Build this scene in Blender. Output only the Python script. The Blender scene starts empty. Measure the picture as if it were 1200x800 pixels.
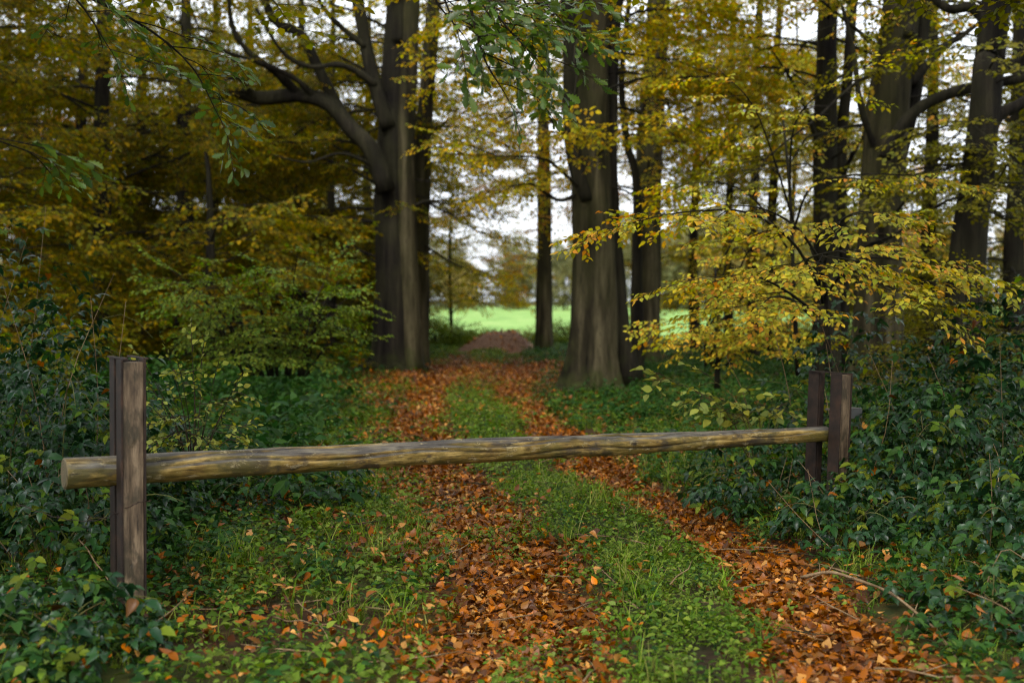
import bpy, math, random
import numpy as np
from mathutils import Vector

SC = bpy.context.scene
COL = SC.collection
RNG = np.random.default_rng(7)
random.seed(7)

# ------------------------------------------------------------------ camera
F = 40.0 / 36.0 * 1200.0
PITCH = math.atan(48.0 / F)
CAM_Z = 1.6
cam_d = bpy.data.cameras.new('camera')
cam_d.lens = 40.0
cam_d.sensor_width = 36.0
cam_d.clip_start = 0.05
cam_d.clip_end = 5000.0
cam_d.dof.use_dof = True
cam_d.dof.focus_distance = 7.0
cam_d.dof.aperture_fstop = 1.55
cam = bpy.data.objects.new('camera', cam_d)
COL.objects.link(cam)
cam.location = (0, 0, CAM_Z)
cam.rotation_euler = (math.pi / 2 - PITCH, 0, 0)
SC.camera = cam

# ------------------------------------------------------------------ sky and sun (overcast)
SUN_EL, SUN_AZ = math.radians(52), math.radians(200)      # high, from behind the camera
w = bpy.data.worlds.new('World')
SC.world = w
w.use_nodes = True
nt = w.node_tree
nt.nodes.clear()
o_ = nt.nodes.new('ShaderNodeOutputWorld')
bg = nt.nodes.new('ShaderNodeBackground')
sky = nt.nodes.new('ShaderNodeTexSky')
sky.sky_type = 'NISHITA'
sky.sun_disc = False
sky.sun_elevation = SUN_EL
sky.sun_rotation = SUN_AZ
sky.air_density = 1.0
sky.dust_density = 4.0
hs = nt.nodes.new('ShaderNodeHueSaturation')
hs.inputs['Saturation'].default_value = 0.16
nt.links.new(sky.outputs[0], hs.inputs['Color'])
ov = nt.nodes.new('ShaderNodeMix')
ov.data_type = 'RGBA'
ov.inputs[0].default_value = 0.55
ov.inputs[7].default_value = (4.05, 4.35, 4.7, 1)      # an even layer of bright cloud over the sky
nt.links.new(hs.outputs[0], ov.inputs[6])
nt.links.new(ov.outputs[2], bg.inputs['Color'])
bg.inputs['Strength'].default_value = 0.15
nt.links.new(bg.outputs[0], o_.inputs['Surface'])
sun_d = bpy.data.lights.new('sun', 'SUN')
sun_d.energy = 0.5
sun_d.angle = math.radians(25)
sun_d.color = (1.0, 0.96, 0.9)
sun = bpy.data.objects.new('sun', sun_d)
COL.objects.link(sun)
sd = Vector((math.sin(SUN_AZ) * math.cos(SUN_EL), math.cos(SUN_AZ) * math.cos(SUN_EL), math.sin(SUN_EL)))
sun.rotation_euler = sd.to_track_quat('Z', 'Y').to_euler()
SC.view_settings.view_transform = 'Standard'
SC.view_settings.look = 'None'
SC.view_settings.exposure = 1.62
SC.view_settings.gamma = 1.0
SC.cycles.use_denoising = True
SC.cycles.denoising_input_passes = 'RGB_ALBEDO_NORMAL'
SC.cycles.denoising_prefilter = 'NONE'
SC.cycles.use_adaptive_sampling = False
SC.cycles.filter_width = 1.2
SC.cycles.max_bounces = 8
SC.cycles.diffuse_bounces = 2
SC.cycles.glossy_bounces = 2
SC.cycles.transmission_bounces = 4
SC.cycles.sample_clamp_indirect = 3.0
SC.cycles.caustics_reflective = False
SC.cycles.caustics_refractive = False


# ------------------------------------------------------------------ helpers
def P(px, py, d):
    """the world point at depth y = d seen at photo pixel (px, py): used to read off where things stand"""
    a, b = (px - 600) / F, (400 - py) / F
    cp, sp = math.cos(PITCH), math.sin(PITCH)
    ry, rz = cp + b * sp, -sp + b * cp
    k = d / ry
    return np.array([a * k, d, CAM_Z + rz * k])


def G(px, py):
    d = CAM_Z * F / (py - 352.0)
    return np.array([(px - 600) / F * d, d, 0.0])


def new_mesh(name, verts, faces, mats=(), smooth=True, midx=None):
    me = bpy.data.meshes.new(name)
    me.from_pydata([tuple(v) for v in verts], [], [tuple(f) for f in faces])
    for m in mats:
        me.materials.append(m)
    if midx is not None:
        me.polygons.foreach_set('material_index', np.asarray(midx, dtype=np.int32))
    me.polygons.foreach_set('use_smooth', np.full(len(me.polygons), bool(smooth)))
    me.update()
    return me


def link(name, data, parent=None, base=None):
    o = bpy.data.objects.new(name, data)
    COL.objects.link(o)
    if parent is not None:
        o.parent = parent
    return o


def tag(o, label=None, cat=None, group=None, kind=None):
    if label: o['label'] = label
    if cat: o['category'] = cat
    if group: o['group'] = group
    if kind: o['kind'] = kind
    return o


def thing(name, loc, label, cat, group=None):
    o = bpy.data.objects.new(name, None)
    COL.objects.link(o)
    o.location = tuple(loc)
    o.empty_display_size = 0.2
    return tag(o, label, cat, group)


class MB:
    def __init__(self):
        self.v, self.f, self.n = [], [], 0

    def add(self, V, Fc):
        V = np.asarray(V, dtype=float)
        self.v.append(V)
        self.f.extend([tuple(i + self.n for i in f) for f in Fc])
        self.n += len(V)

    def tube(self, pts, rad, ns=6, cap=True, rfun=None, ref=None):
        pts = np.asarray(pts, dtype=float)
        rad = np.broadcast_to(np.asarray(rad, dtype=float), (len(pts),))
        T = np.gradient(pts, axis=0)
        T /= np.linalg.norm(T, axis=1)[:, None] + 1e-9
        mean = np.abs(T.mean(0))
        up = np.eye(3)[int(np.argmin(mean))] if ref is None else np.asarray(ref, float)
        A = np.cross(T, up)
        A /= np.linalg.norm(A, axis=1)[:, None] + 1e-9
        B = np.cross(T, A)
        th = np.arange(ns) * 2 * math.pi / ns
        R = rad[:, None] * np.ones(ns)[None]
        if rfun is not None:
            R = R * rfun(th, pts)
        V = pts[:, None] + R[..., None] * (np.cos(th)[None, :, None] * A[:, None] + np.sin(th)[None, :, None] * B[:, None])
        V = V.reshape(-1, 3)
        n = len(pts)
        fc = []
        for i in range(n - 1):
            for j in range(ns):
                k = (j + 1) % ns
                fc.append((i * ns + j, (i + 1) * ns + j, (i + 1) * ns + k, i * ns + k))
        if cap:
            fc.append(tuple(range(ns)))
            fc.append(tuple(range((n - 1) * ns, n * ns))[::-1])
        self.add(V, fc)

    def box(self, c, hx, hy, hz, ax=(1, 0, 0), ay=(0, 1, 0), az=(0, 0, 1), bev=0.0):
        c, ax, ay, az = map(lambda q: np.asarray(q, float), (c, ax, ay, az))
        V, b = [], bev
        prof = [(-1, -1), (1, -1), (1, 1), (-1, 1)]
        ring = []
        for (sx, sy) in prof:
            if b > 0:
                a1 = (sx * (hx - b), sy * hy)
                a2 = (sx * hx, sy * (hy - b))
                ring += [a1, a2] if sx * sy > 0 and False else ([a2, a1] if sx * sy < 0 else [a1, a2])
            else:
                ring.append((sx * hx, sy * hy))
        if b > 0:   # order the ring by angle
            ring.sort(key=lambda q: math.atan2(q[1] / hy, q[0] / hx))
        n = len(ring)
        for z, s in ((-hz, 1), (hz - b, 1), (hz, (1 - b / max(hx, hy)) if b > 0 else 1)):
            for (x, y) in ring:
                V.append(c + ax * x * s + ay * y * s + az * z)
        fc = []
        for i in range(2):
            for j in range(n):
                k = (j + 1) % n
                fc.append((i * n + j, i * n + k, (i + 1) * n + k, (i + 1) * n + j))
        fc.append(tuple(range(n))[::-1])
        fc.append(tuple(range(2 * n, 3 * n)))
        self.add(V, fc)

    def build(self, name, mat, parent=None, off=None, smooth=True):
        V = np.concatenate(self.v) if self.v else np.zeros((0, 3))
        if off is not None:
            V = V - np.asarray(off)[None]
        me = new_mesh(name, V, self.f, [mat] if mat else [], smooth)
        return link(name, me, parent)


def spline(pts, n):
    """Catmull-Rom through pts, n samples"""
    pts = np.asarray(pts, float)
    if len(pts) == 2:
        t = np.linspace(0, 1, n)[:, None]
        return pts[0] * (1 - t) + pts[1] * t
    Pq = np.vstack([2 * pts[0] - pts[1], pts, 2 * pts[-1] - pts[-2]])
    m = len(pts) - 1
    out = []
    for s in np.linspace(0, m - 1e-6, n):
        i = int(s)
        t = s - i
        p0, p1, p2, p3 = Pq[i:i + 4]
        out.append(0.5 * ((2 * p1) + (-p0 + p2) * t + (2 * p0 - 5 * p1 + 4 * p2 - p3) * t * t + (-p0 + 3 * p1 - 3 * p2 + p3) * t ** 3))
    return np.array(out)


# smooth value noise in numpy for terrain and envelopes
_NT = np.random.default_rng(3).random((256, 256))


def vnoise(x, y):
    x = np.asarray(x, float); y = np.asarray(y, float)
    xi, yi = np.floor(x).astype(int), np.floor(y).astype(int)
    fx, fy = x - xi, y - yi
    fx, fy = fx * fx * (3 - 2 * fx), fy * fy * (3 - 2 * fy)
    g = lambda a, b: _NT[a % 256, b % 256]
    return (g(xi, yi) * (1 - fx) + g(xi + 1, yi) * fx) * (1 - fy) + (g(xi, yi + 1) * (1 - fx) + g(xi + 1, yi + 1) * fx) * fy


# ------------------------------------------------------------------ the lie of the land
_cy = [0, 4, 5.4, 7.2, 10.2, 16.7, 24.2, 30, 60]
_cx = [0.85, 0.82, 0.80, 0.67, 0.10, -0.62, -0.72, -0.7, -0.7]


def track_c(y):
    return np.interp(y, _cy, _cx)


def rut_masks(x, y):
    """(in a rut 0..1, on the centre strip 0..1, distance outside the track)"""
    c = track_c(y)
    wob = (vnoise(x * 0.9 + 11, y * 0.9) - 0.5) * 0.26 + (vnoise(x * 3 + 5, y * 3) - 0.5) * 0.18
    u = x - c + wob
    rut = np.maximum(np.exp(-((u - 0.75) / 0.34) ** 4), np.exp(-((u + 0.75) / 0.40) ** 4))
    mid = np.exp(-(u / 0.42) ** 6)
    out = np.clip(np.abs(u) - 1.05, 0, 50)
    return rut, mid, out


def ground_z(x, y):
    x = np.asarray(x, float); y = np.asarray(y, float)
    rut, mid, out = rut_masks(x, y)
    fade = np.clip((60 - y) / 30, 0, 1)
    z = (-0.045 * rut + 0.02 * mid) * fade
    z = z + 0.10 * np.clip(out / 2.5, 0, 1) * fade
    z = z + (vnoise(x * 0.7, y * 0.7) - 0.5) * 0.08 * fade + (vnoise(x * 3.1, y * 3.1) - 0.5) * 0.025 * fade
    m = np.exp(-(((x + 0.35) / 1.5) ** 2 + ((y - 36) / 1.3) ** 2) ** 1.0)   # the heap at the end of the track
    return z


# ------------------------------------------------------------------ materials
def mat(name):
    m = bpy.data.materials.new(name)
    m.use_nodes = True
    n = m.node_tree
    n.nodes.clear()
    out = n.nodes.new('ShaderNodeOutputMaterial')
    return m, n, out


def ramp(n, cols, fac, interp='LINEAR', pos=None):
    r = n.nodes.new('ShaderNodeValToRGB')
    r.color_ramp.interpolation = interp
    e = r.color_ramp.elements
    k = len(cols)
    while len(e) < k:
        e.new(0.5)
    for i, c in enumerate(cols):
        e[i].position = (pos[i] if pos else i / max(1, k - 1))
        e[i].color = (*c, 1)
    n.links.new(fac, r.inputs[0])
    return r.outputs[0]


def math_node(n, op, a, b=None, c=None):
    q = n.nodes.new('ShaderNodeMath')
    q.operation = op
    for i, v in enumerate((a, b, c)):
        if v is None: continue
        if isinstance(v, (int, float)): q.inputs[i].default_value = v
        else: n.links.new(v, q.inputs[i])
    return q.outputs[0]


def noise(n, scale, vec=None, detail=3, rough=0.55):
    t = n.nodes.new('ShaderNodeTexNoise')
    t.inputs['Scale'].default_value = scale
    t.inputs['Detail'].default_value = detail
    t.inputs['Roughness'].default_value = rough
    if vec is not None: n.links.new(vec, t.inputs['Vector'])
    return t.outputs['Fac']


def mixc(n, fac, a, b, blend='MIX'):
    q = n.nodes.new('ShaderNodeMix')
    q.data_type = 'RGBA'
    q.blend_type = blend
    if isinstance(fac, (int, float)): q.inputs[0].default_value = fac
    else: n.links.new(fac, q.inputs[0])
    for s, v in ((q.inputs[6], a), (q.inputs[7], b)):
        if isinstance(v, tuple): s.default_value = (*v, 1)
        else: n.links.new(v, s)
    return q.outputs[2]


def mapping(n, vec, scale):
    q = n.nodes.new('ShaderNodeMapping')
    q.inputs['Scale'].default_value = scale
    n.links.new(vec, q.inputs['Vector'])
    return q.outputs[0]


def coord(n, which='Object'):
    return n.nodes.new('ShaderNodeTexCoord').outputs[which]


def bump(n, h, strength, dist=0.01):
    b = n.nodes.new('ShaderNodeBump')
    b.inputs['Strength'].default_value = strength
    b.inputs['Distance'].default_value = dist
    n.links.new(h, b.inputs['Height'])
    return b.outputs[0]


def principled(n, out, col, rough=0.6, spec=0.4, normal=None, link_out=True):
    p = n.nodes.new('ShaderNodeBsdfPrincipled')
    if isinstance(col, tuple): p.inputs['Base Color'].default_value = (*col, 1)
    else: n.links.new(col, p.inputs['Base Color'])
    if isinstance(rough, (int, float)): p.inputs['Roughness'].default_value = rough
    else: n.links.new(rough, p.inputs['Roughness'])
    p.inputs['Specular IOR Level'].default_value = spec
    if normal is not None: n.links.new(normal, p.inputs['Normal'])
    if link_out: n.links.new(p.outputs[0], out.inputs['Surface'])
    return p


def leaf_mat(name, cols, trans=0.4, rough=0.5, spec=0.1, tboost=1.25, patch=0.35, patch_scale=0.9, vary=(0.5, 0.9)):
    """leaf colours vary leaf by leaf, twig by twig and in soft patches through the plant"""
    m, n, out = mat(name)
    oi = n.nodes.new('ShaderNodeObjectInfo').outputs['Random']
    isl = n.nodes.new('ShaderNodeNewGeometry')
    ri = isl.outputs['Random Per Island']
    nz = noise(n, patch_scale, isl.outputs['Position'], 2)
    nz = math_node(n, 'MULTIPLY_ADD', nz, 2.2, -0.6)
    v = math_node(n, 'FRACT', math_node(n, 'MULTIPLY_ADD', ri, 7.31, oi))
    v = math_node(n, 'ADD', math_node(n, 'MULTIPLY', v, 1 - patch), math_node(n, 'MULTIPLY', nz, patch))
    c = ramp(n, cols, v)
    r2 = math_node(n, 'FRACT', math_node(n, 'MULTIPLY_ADD', ri, 13.7, math_node(n, 'MULTIPLY', oi, 5.1)))
    hsn = n.nodes.new('ShaderNodeHueSaturation')
    hsn.inputs['Saturation'].default_value = 1.06
    n.links.new(c, hsn.inputs['Color'])
    n.links.new(math_node(n, 'MULTIPLY_ADD', r2, vary[1], vary[0]), hsn.inputs['Value'])
    c = hsn.outputs[0]
    p = principled(n, out, c, rough, spec, link_out=False)
    t = n.nodes.new('ShaderNodeBsdfTranslucent')
    tb = n.nodes.new('ShaderNodeHueSaturation')
    tb.inputs['Saturation'].default_value = 1.1
    tb.inputs['Value'].default_value = tboost
    n.links.new(c, tb.inputs['Color'])
    n.links.new(tb.outputs[0], t.inputs['Color'])
    mx = n.nodes.new('ShaderNodeMixShader')
    mx.inputs[0].default_value = trans
    n.links.new(p.outputs[0], mx.inputs[1])
    n.links.new(t.outputs[0], mx.inputs[2])
    n.links.new(mx.outputs[0], out.inputs['Surface'])
    return m


M = {}
M['leaf_olive'] = leaf_mat('olive_beech_leaf', [(0.08, 0.09, 0.009), (0.17, 0.145, 0.010), (0.11, 0.12, 0.010), (0.28, 0.165, 0.012), (0.075, 0.10, 0.012), (0.15, 0.14, 0.010)], 0.55)
M['leaf_yellow'] = leaf_mat('yellow_beech_leaf', [(0.24, 0.21, 0.014), (0.40, 0.30, 0.022), (0.20, 0.215, 0.02), (0.42, 0.23, 0.02), (0.15, 0.175, 0.018), (0.30, 0.26, 0.02)], 0.5)
M['leaf_orange'] = leaf_mat('orange_beech_leaf', [(0.34, 0.13, 0.012), (0.42, 0.19, 0.015), (0.26, 0.15, 0.012), (0.28, 0.08, 0.012)], 0.5)
M['leaf_lime'] = leaf_mat('yellow_green_beech_leaf', [(0.13, 0.21, 0.03), (0.30, 0.32, 0.045), (0.50, 0.39, 0.05), (0.27, 0.31, 0.045), (0.56, 0.38, 0.055), (0.60, 0.27, 0.06), (0.52, 0.18, 0.06)], 0.42, patch=0.4, patch_scale=2.2)
M['leaf_moss'] = leaf_mat('dull_green_leaf', [(0.06, 0.075, 0.012), (0.11, 0.11, 0.014), (0.17, 0.14, 0.014), (0.08, 0.09, 0.014)], 0.45)
M['leaf_green'] = leaf_mat('green_bush_leaf', [(0.05, 0.095, 0.014), (0.09, 0.145, 0.02), (0.15, 0.17, 0.022), (0.065, 0.115, 0.016)], 0.42)
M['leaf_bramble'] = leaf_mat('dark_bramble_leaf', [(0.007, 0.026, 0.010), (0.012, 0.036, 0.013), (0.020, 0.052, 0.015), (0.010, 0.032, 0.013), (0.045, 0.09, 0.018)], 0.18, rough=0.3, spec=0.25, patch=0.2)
M['leaf_pale'] = leaf_mat('pale_green_leaf', [(0.16, 0.21, 0.05), (0.22, 0.26, 0.07), (0.26, 0.24, 0.04), (0.12, 0.19, 0.05)], 0.4)
M['leaf_oak'] = leaf_mat('oak_leaf', [(0.045, 0.095, 0.02), (0.085, 0.145, 0.026), (0.10, 0.14, 0.025), (0.05, 0.10, 0.025), (0.20, 0.12, 0.02)], 0.4, rough=0.36, spec=0.4)
M['litter'] = leaf_mat('fallen_leaf_litter', [(0.045, 0.018, 0.008), (0.21, 0.062, 0.010), (0.37, 0.118, 0.014), (0.12, 0.04, 0.010), (0.42, 0.22, 0.07), (0.28, 0.085, 0.011), (0.07, 0.028, 0.012), (0.34, 0.108, 0.013)], 0.15, rough=0.36, spec=0.22, patch=0.12, vary=(0.3, 1.15))
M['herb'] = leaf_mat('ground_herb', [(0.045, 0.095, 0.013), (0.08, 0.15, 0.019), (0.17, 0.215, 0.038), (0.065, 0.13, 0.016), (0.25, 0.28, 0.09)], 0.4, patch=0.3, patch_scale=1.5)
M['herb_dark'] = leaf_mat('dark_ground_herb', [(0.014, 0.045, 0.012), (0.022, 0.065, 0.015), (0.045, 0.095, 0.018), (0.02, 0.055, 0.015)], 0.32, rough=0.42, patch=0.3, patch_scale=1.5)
M['grass'] = leaf_mat('grass_blade', [(0.06, 0.13, 0.014), (0.12, 0.20, 0.02), (0.19, 0.24, 0.04), (0.30, 0.27, 0.10)], 0.4, patch=0.1)
M['leaf_far'] = leaf_mat('hazy_far_leaf', [(0.13, 0.15, 0.08), (0.19, 0.19, 0.09), (0.28, 0.24, 0.10), (0.12, 0.14, 0.09)], 0.4, patch=0.5, patch_scale=0.12)  # haze of the distance is put into these paler leaf colours
M['leaf_far_gold_hazy'] = leaf_mat('hazy_far_gold_leaf', [(0.30, 0.25, 0.09), (0.36, 0.28, 0.10), (0.24, 0.22, 0.10)], 0.4, patch=0.4, patch_scale=0.12)  # gold leaves, paled the same way to stand in for haze


def bark_mat(name, cols, vstretch=0.12, scale=7.0, bstr=0.5, algae=0.35):
    m, n, out = mat(name)
    co = coord(n)
    st = mapping(n, co, (1, 1, vstretch))
    f1 = noise(n, scale, st, 6, 0.65)
    f2 = noise(n, 1.1, co, 4, 0.6)
    f3 = noise(n, scale * 3.5, mapping(n, co, (1, 1, vstretch * 2)), 4)
    f4 = noise(n, 2.6, mapping(n, co, (1, 1, .09)), 4, .6)
    c = ramp(n, cols, math_node(n, 'ADD', math_node(n, 'MULTIPLY', f1, .5), math_node(n, 'MULTIPLY', f4, .5)), pos=[0.38, 0.5, 0.62][:len(cols)])
    g = math_node(n, 'MULTIPLY', ramp(n, [(0, 0, 0), (1, 1, 1)], f2, pos=[0.42, 0.62]), algae)
    c = mixc(n, g, c, (0.045, 0.046, 0.014))
    sz = n.nodes.new('ShaderNodeSeparateXYZ'); n.links.new(co, sz.inputs[0])
    ms = math_node(n, 'ADD', math_node(n, 'MULTIPLY', sz.outputs[2], -.45), math_node(n, 'MULTIPLY', noise(n, 4, co, 5, .65), 1.4))
    c = mixc(n, math_node(n, 'MULTIPLY', ramp(n, [(0, 0, 0), (1, 1, 1)], ms, pos=[.42, .75]), algae * 1.5), c, (0.035, 0.045, 0.010))
    c = mixc(n, math_node(n, 'MULTIPLY', ramp(n, [(1, 1, 1), (0, 0, 0)], f3, pos=[0.3, 0.42]), 0.7), c, (0.018, 0.014, 0.01))
    h = math_node(n, 'ADD', f1, math_node(n, 'MULTIPLY', f3, 0.5))
    principled(n, out, c, 0.9, 0.08, bump(n, h, bstr, 0.04))
    return m


M['bark'] = bark_mat('beech_bark', [(0.006, 0.005, 0.003), (0.028, 0.023, 0.012), (0.095, 0.078, 0.042)])
M['bark_dark'] = bark_mat('dark_bark', [(0.005, 0.004, 0.0035), (0.013, 0.011, 0.008), (0.030, 0.025, 0.016)], 0.1, 9, 0.9, 0.2)
M['twig'] = bark_mat('twig_bark', [(0.012, 0.009, 0.006), (0.03, 0.022, 0.014), (0.05, 0.038, 0.025)], 0.3, 20, 0.2, 0.15)
M['cane'] = bark_mat('bramble_cane', [(0.05, 0.03, 0.015), (0.10, 0.09, 0.03), (0.14, 0.16, 0.05)], 0.3, 12, 0.1, 0.1)
M['dry_twig'] = bark_mat('dry_twig', [(0.09, 0.06, 0.03), (0.20, 0.13, 0.07), (0.30, 0.21, 0.12)], 0.3, 20, 0.3, 0.05)


# ------------------------------------------------------------------ leaf and twig templates
def leaf_geo(widths, fold=0.25, curl=0.15, twist=0.0, lobes=None):
    """leaf along +X, length 1; widths are the half widths at the inner stations; midrib folded up at the sides"""
    n = len(widths) + 1
    t = [i / n for i in range(n + 1)] if lobes is None else lobes
    V, Fc = [], []
    cz = lambda s: -curl * s * s
    for i, s in enumerate(t):
        V.append((s, 0, cz(s)))
    mid = list(range(n + 1))
    L, R = {}, {}
    for i, wd in enumerate(widths):
        s = t[i + 1]
        L[i + 1] = len(V); V.append((s, wd, cz(s) + fold * wd + twist * wd * s))
        R[i + 1] = len(V); V.append((s, -wd, cz(s) + fold * wd - twist * wd * s))
    for i in range(n):
        a, b = mid[i], mid[i + 1]
        for S, flip in ((L, False), (R, True)):
            q = [a, b]
            if i + 1 in S: q.append(S[i + 1])
            if i in S: q.append(S[i])
            if len(q) >= 3: Fc.append(tuple(q[::-1]) if flip else tuple(q))
    return np.array(V, float), Fc


BEECH_W = [0.22, 0.30, 0.27, 0.14]
OAK_T = [0, .1, .18, .26, .36, .44, .54, .62, .72, .80, .9, 1]
OAK_W = [.05, .12, .08, .2, .11, .26, .14, .25, .15, .13]


def euler_from_mats(R):
    sy = np.clip(-R[:, 2, 0], -1, 1)
    y = np.arcsin(sy)
    x = np.arctan2(R[:, 2, 1], R[:, 2, 2])
    z = np.arctan2(R[:, 1, 0], R[:, 0, 0])
    return np.stack([x, y, z], 1)


def frames(dirs, ups):
    X = dirs / (np.linalg.norm(dirs, axis=1)[:, None] + 1e-9)
    Y = np.cross(ups, X)
    Y /= np.linalg.norm(Y, axis=1)[:, None] + 1e-9
    Z = np.cross(X, Y)
    return np.stack([X, Y, Z], 2)      # columns


class Template:
    """a twig with its leaves: leaf transforms plus twig geometry, unit = metres"""
    def __init__(self, seed, length=0.62, leaf=0.075, side=5, flat=0.25, droop=0.12, gap=0.05):
        r = np.random.default_rng(seed)
        self.mb = MB()
        pos, dr, up, sc = [], [], [], []

        def run(p0, d, L, r0, first=0.0):
            k = max(3, int(L / 0.09))
            s = np.linspace(0, 1, k)
            side_v = np.array([-d[1], d[0], 0])
            pts = p0 + d * (s * L)[:, None] + side_v * (np.sin(s * 5 + r.random() * 6) * 0.02 * L)[:, None]
            pts[:, 2] -= droop * L * s ** 2
            self.mb.tube(pts, np.linspace(r0, r0 * 0.35, k), 3, cap=False)
            m = int(L / gap)
            sg = 1
            for i in range(m):
                tt = first + (1 - first) * (i + 0.6) / m
                q = np.array([np.interp(tt, s, pts[:, j]) for j in range(3)])
                sg = -sg
                a = math.atan2(d[1], d[0]) + sg * r.uniform(0.5, 1.05)
                if i == m - 1: a = math.atan2(d[1], d[0])
                pos.append(q)
                dr.append((math.cos(a), math.sin(a), r.uniform(-0.55, 0.12)))
                up.append((r.normal(0, flat), r.normal(0, flat), 1))
                sc.append(leaf * r.uniform(0.7, 1.2))
            return s, pts
        s, pts = run(np.zeros(3), np.array([1, 0, 0.0]), length, 0.0045, 0.1)
        sg = 1
        for i in range(side):
            tt = 0.12 + 0.75 * i / side + r.uniform(-.04, .04)
            q = np.array([np.interp(tt, s, pts[:, j]) for j in range(3)])
            sg = -sg
            a = sg * r.uniform(0.6, 1.0)
            run(q, np.array([math.cos(a), math.sin(a), r.uniform(-.15, .1)]), length * r.uniform(0.32, 0.6) * (1 - 0.4 * tt), 0.003, 0.25)
        self.pos = np.array(pos)
        self.R = frames(np.array(dr), np.array(up))
        self.sc = np.array(sc)

    def mesh(self, name, leafgeo, lm, tm):
        V = [np.concatenate(self.mb.v)]
        Fc = list(self.mb.f)
        mi = [1] * len(Fc)
        n = len(V[0])
        lv, lf = leafgeo
        for p, R, s in zip(self.pos, self.R, self.sc):
            V.append((lv * s) @ R.T + p)
            Fc += [tuple(i + n for i in f) for f in lf]
            mi += [0] * len(lf)
            n += len(lv)
        return new_mesh(name, np.concatenate(V), Fc, [lm, tm], True, mi)


TPL = [Template(100 + i, 0.62 + 0.05 * i) for i in range(5)]
SHRT = [Template(300 + i, 0.28, 0.058, 2, 0.55, 0.1, 0.055) for i in range(4)]
RASP = [Template(320 + i, 0.3, 0.085, 2, 0.5, 0.2, 0.075) for i in range(4)]
OAKT = [Template(200 + i, 0.42, 0.115, 3, 0.6, 0.35, 0.045) for i in range(4)]
FARL = leaf_geo([0.3, 0.26], 0.2, 0.1)
_MESH_CACHE = {}


def spray_meshes(mkey):
    if mkey not in _MESH_CACHE:
        _MESH_CACHE[mkey] = [t.mesh('leafy_twig', FARL, M[mkey], M['twig']) for t in TPL]
    return _MESH_CACHE[mkey]


_GN = {}


def gn_group(meshes):
    key = tuple(m.name for m in meshes)
    if key in _GN: return _GN[key]
    g = bpy.data.node_groups.new('scatter', 'GeometryNodeTree')
    g.interface.new_socket('Geometry', in_out='INPUT', socket_type='NodeSocketGeometry')
    g.interface.new_socket('Geometry', in_out='OUTPUT', socket_type='NodeSocketGeometry')
    gi, go = g.nodes.new('NodeGroupInput'), g.nodes.new('NodeGroupOutput')
    js = g.nodes.new('GeometryNodeJoinGeometry')
    for m in reversed(meshes):
        oi = g.nodes.new('GeometryNodeObjectInfo')
        src = bpy.data.objects.new(m.name, m)
        oi.inputs['Object'].default_value = src
        oi.inputs['As Instance'].default_value = True
        g.links.new(oi.outputs['Geometry'], js.inputs[0])
    iop = g.nodes.new('GeometryNodeInstanceOnPoints')
    g.links.new(gi.outputs[0], iop.inputs['Points'])
    g.links.new(js.outputs[0], iop.inputs['Instance'])
    iop.inputs['Pick Instance'].default_value = True

    def attr(nm, typ):
        a = g.nodes.new('GeometryNodeInputNamedAttribute')
        a.data_type = typ
        a.inputs['Name'].default_value = nm
        return a.outputs['Attribute']
    g.links.new(attr('pick', 'INT'), iop.inputs['Instance Index'])
    e2r = g.nodes.new('FunctionNodeEulerToRotation')
    g.links.new(attr('rot', 'FLOAT_VECTOR'), e2r.inputs[0])
    g.links.new(e2r.outputs[0], iop.inputs['Rotation'])
    g.links.new(attr('size', 'FLOAT'), iop.inputs['Scale'])
    g.links.new(iop.outputs[0], go.inputs[0])
    _GN[key] = g
    return g


def scatter(name, meshes, pos, R, size, pick, parent=None, off=(0, 0, 0)):
    me = bpy.data.meshes.new(name)
    n = len(pos)
    me.vertices.add(n)
    me.vertices.foreach_set('co', (np.asarray(pos) - np.asarray(off)[None]).astype(np.float32).ravel())
    a = me.attributes.new('rot', 'FLOAT_VECTOR', 'POINT')
    a.data.foreach_set('vector', euler_from_mats(np.asarray(R)).astype(np.float32).ravel())
    a = me.attributes.new('size', 'FLOAT', 'POINT')
    a.data.foreach_set('value', np.asarray(size, np.float32))
    a = me.attributes.new('pick', 'INT', 'POINT')
    a.data.foreach_set('value', np.asarray(pick, np.int32))
    me.update()
    o = link(name, me, parent)
    md = o.modifiers.new('scatter', 'NODES')
    md.node_group = gn_group(meshes)
    o['kind'] = 'stuff'
    return o


def apparent(pos, size):
    y = np.maximum(pos[:, 1], 0.5)
    inside = (np.abs(pos[:, 0]) < 0.45 * y) & (pos[:, 2] > CAM_Z - 0.34 * y) & (pos[:, 2] < CAM_Z + 0.27 * y) & (pos[:, 1] > 1.5)
    return np.where(inside, size / y, 0)


def leaves_out(root, part, rest, meshes, pos, R, size, pick, n_parts=300, off=(0, 0, 0)):
    """the leaves that show largest become parts one by one, the others one mass of the same leaves"""
    pos, R, size, pick = map(np.asarray, (pos, R, size, pick))
    ap = apparent(pos, size)
    order = np.argsort(-ap)
    n = min(n_parts, int((ap > 0).sum()))
    big, small = order[:n], order[n:]
    E = euler_from_mats(R[big])
    for k, i in enumerate(big):
        o = bpy.data.objects.new(part, meshes[int(pick[i])])
        COL.objects.link(o)
        o.parent = root
        o.location = pos[i] - np.asarray(off)
        o.rotation_euler = E[k]
        o.scale = (size[i],) * 3
    if len(small):
        scatter(rest, meshes, pos[small], R[small], size[small], pick[small], root, off)


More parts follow.
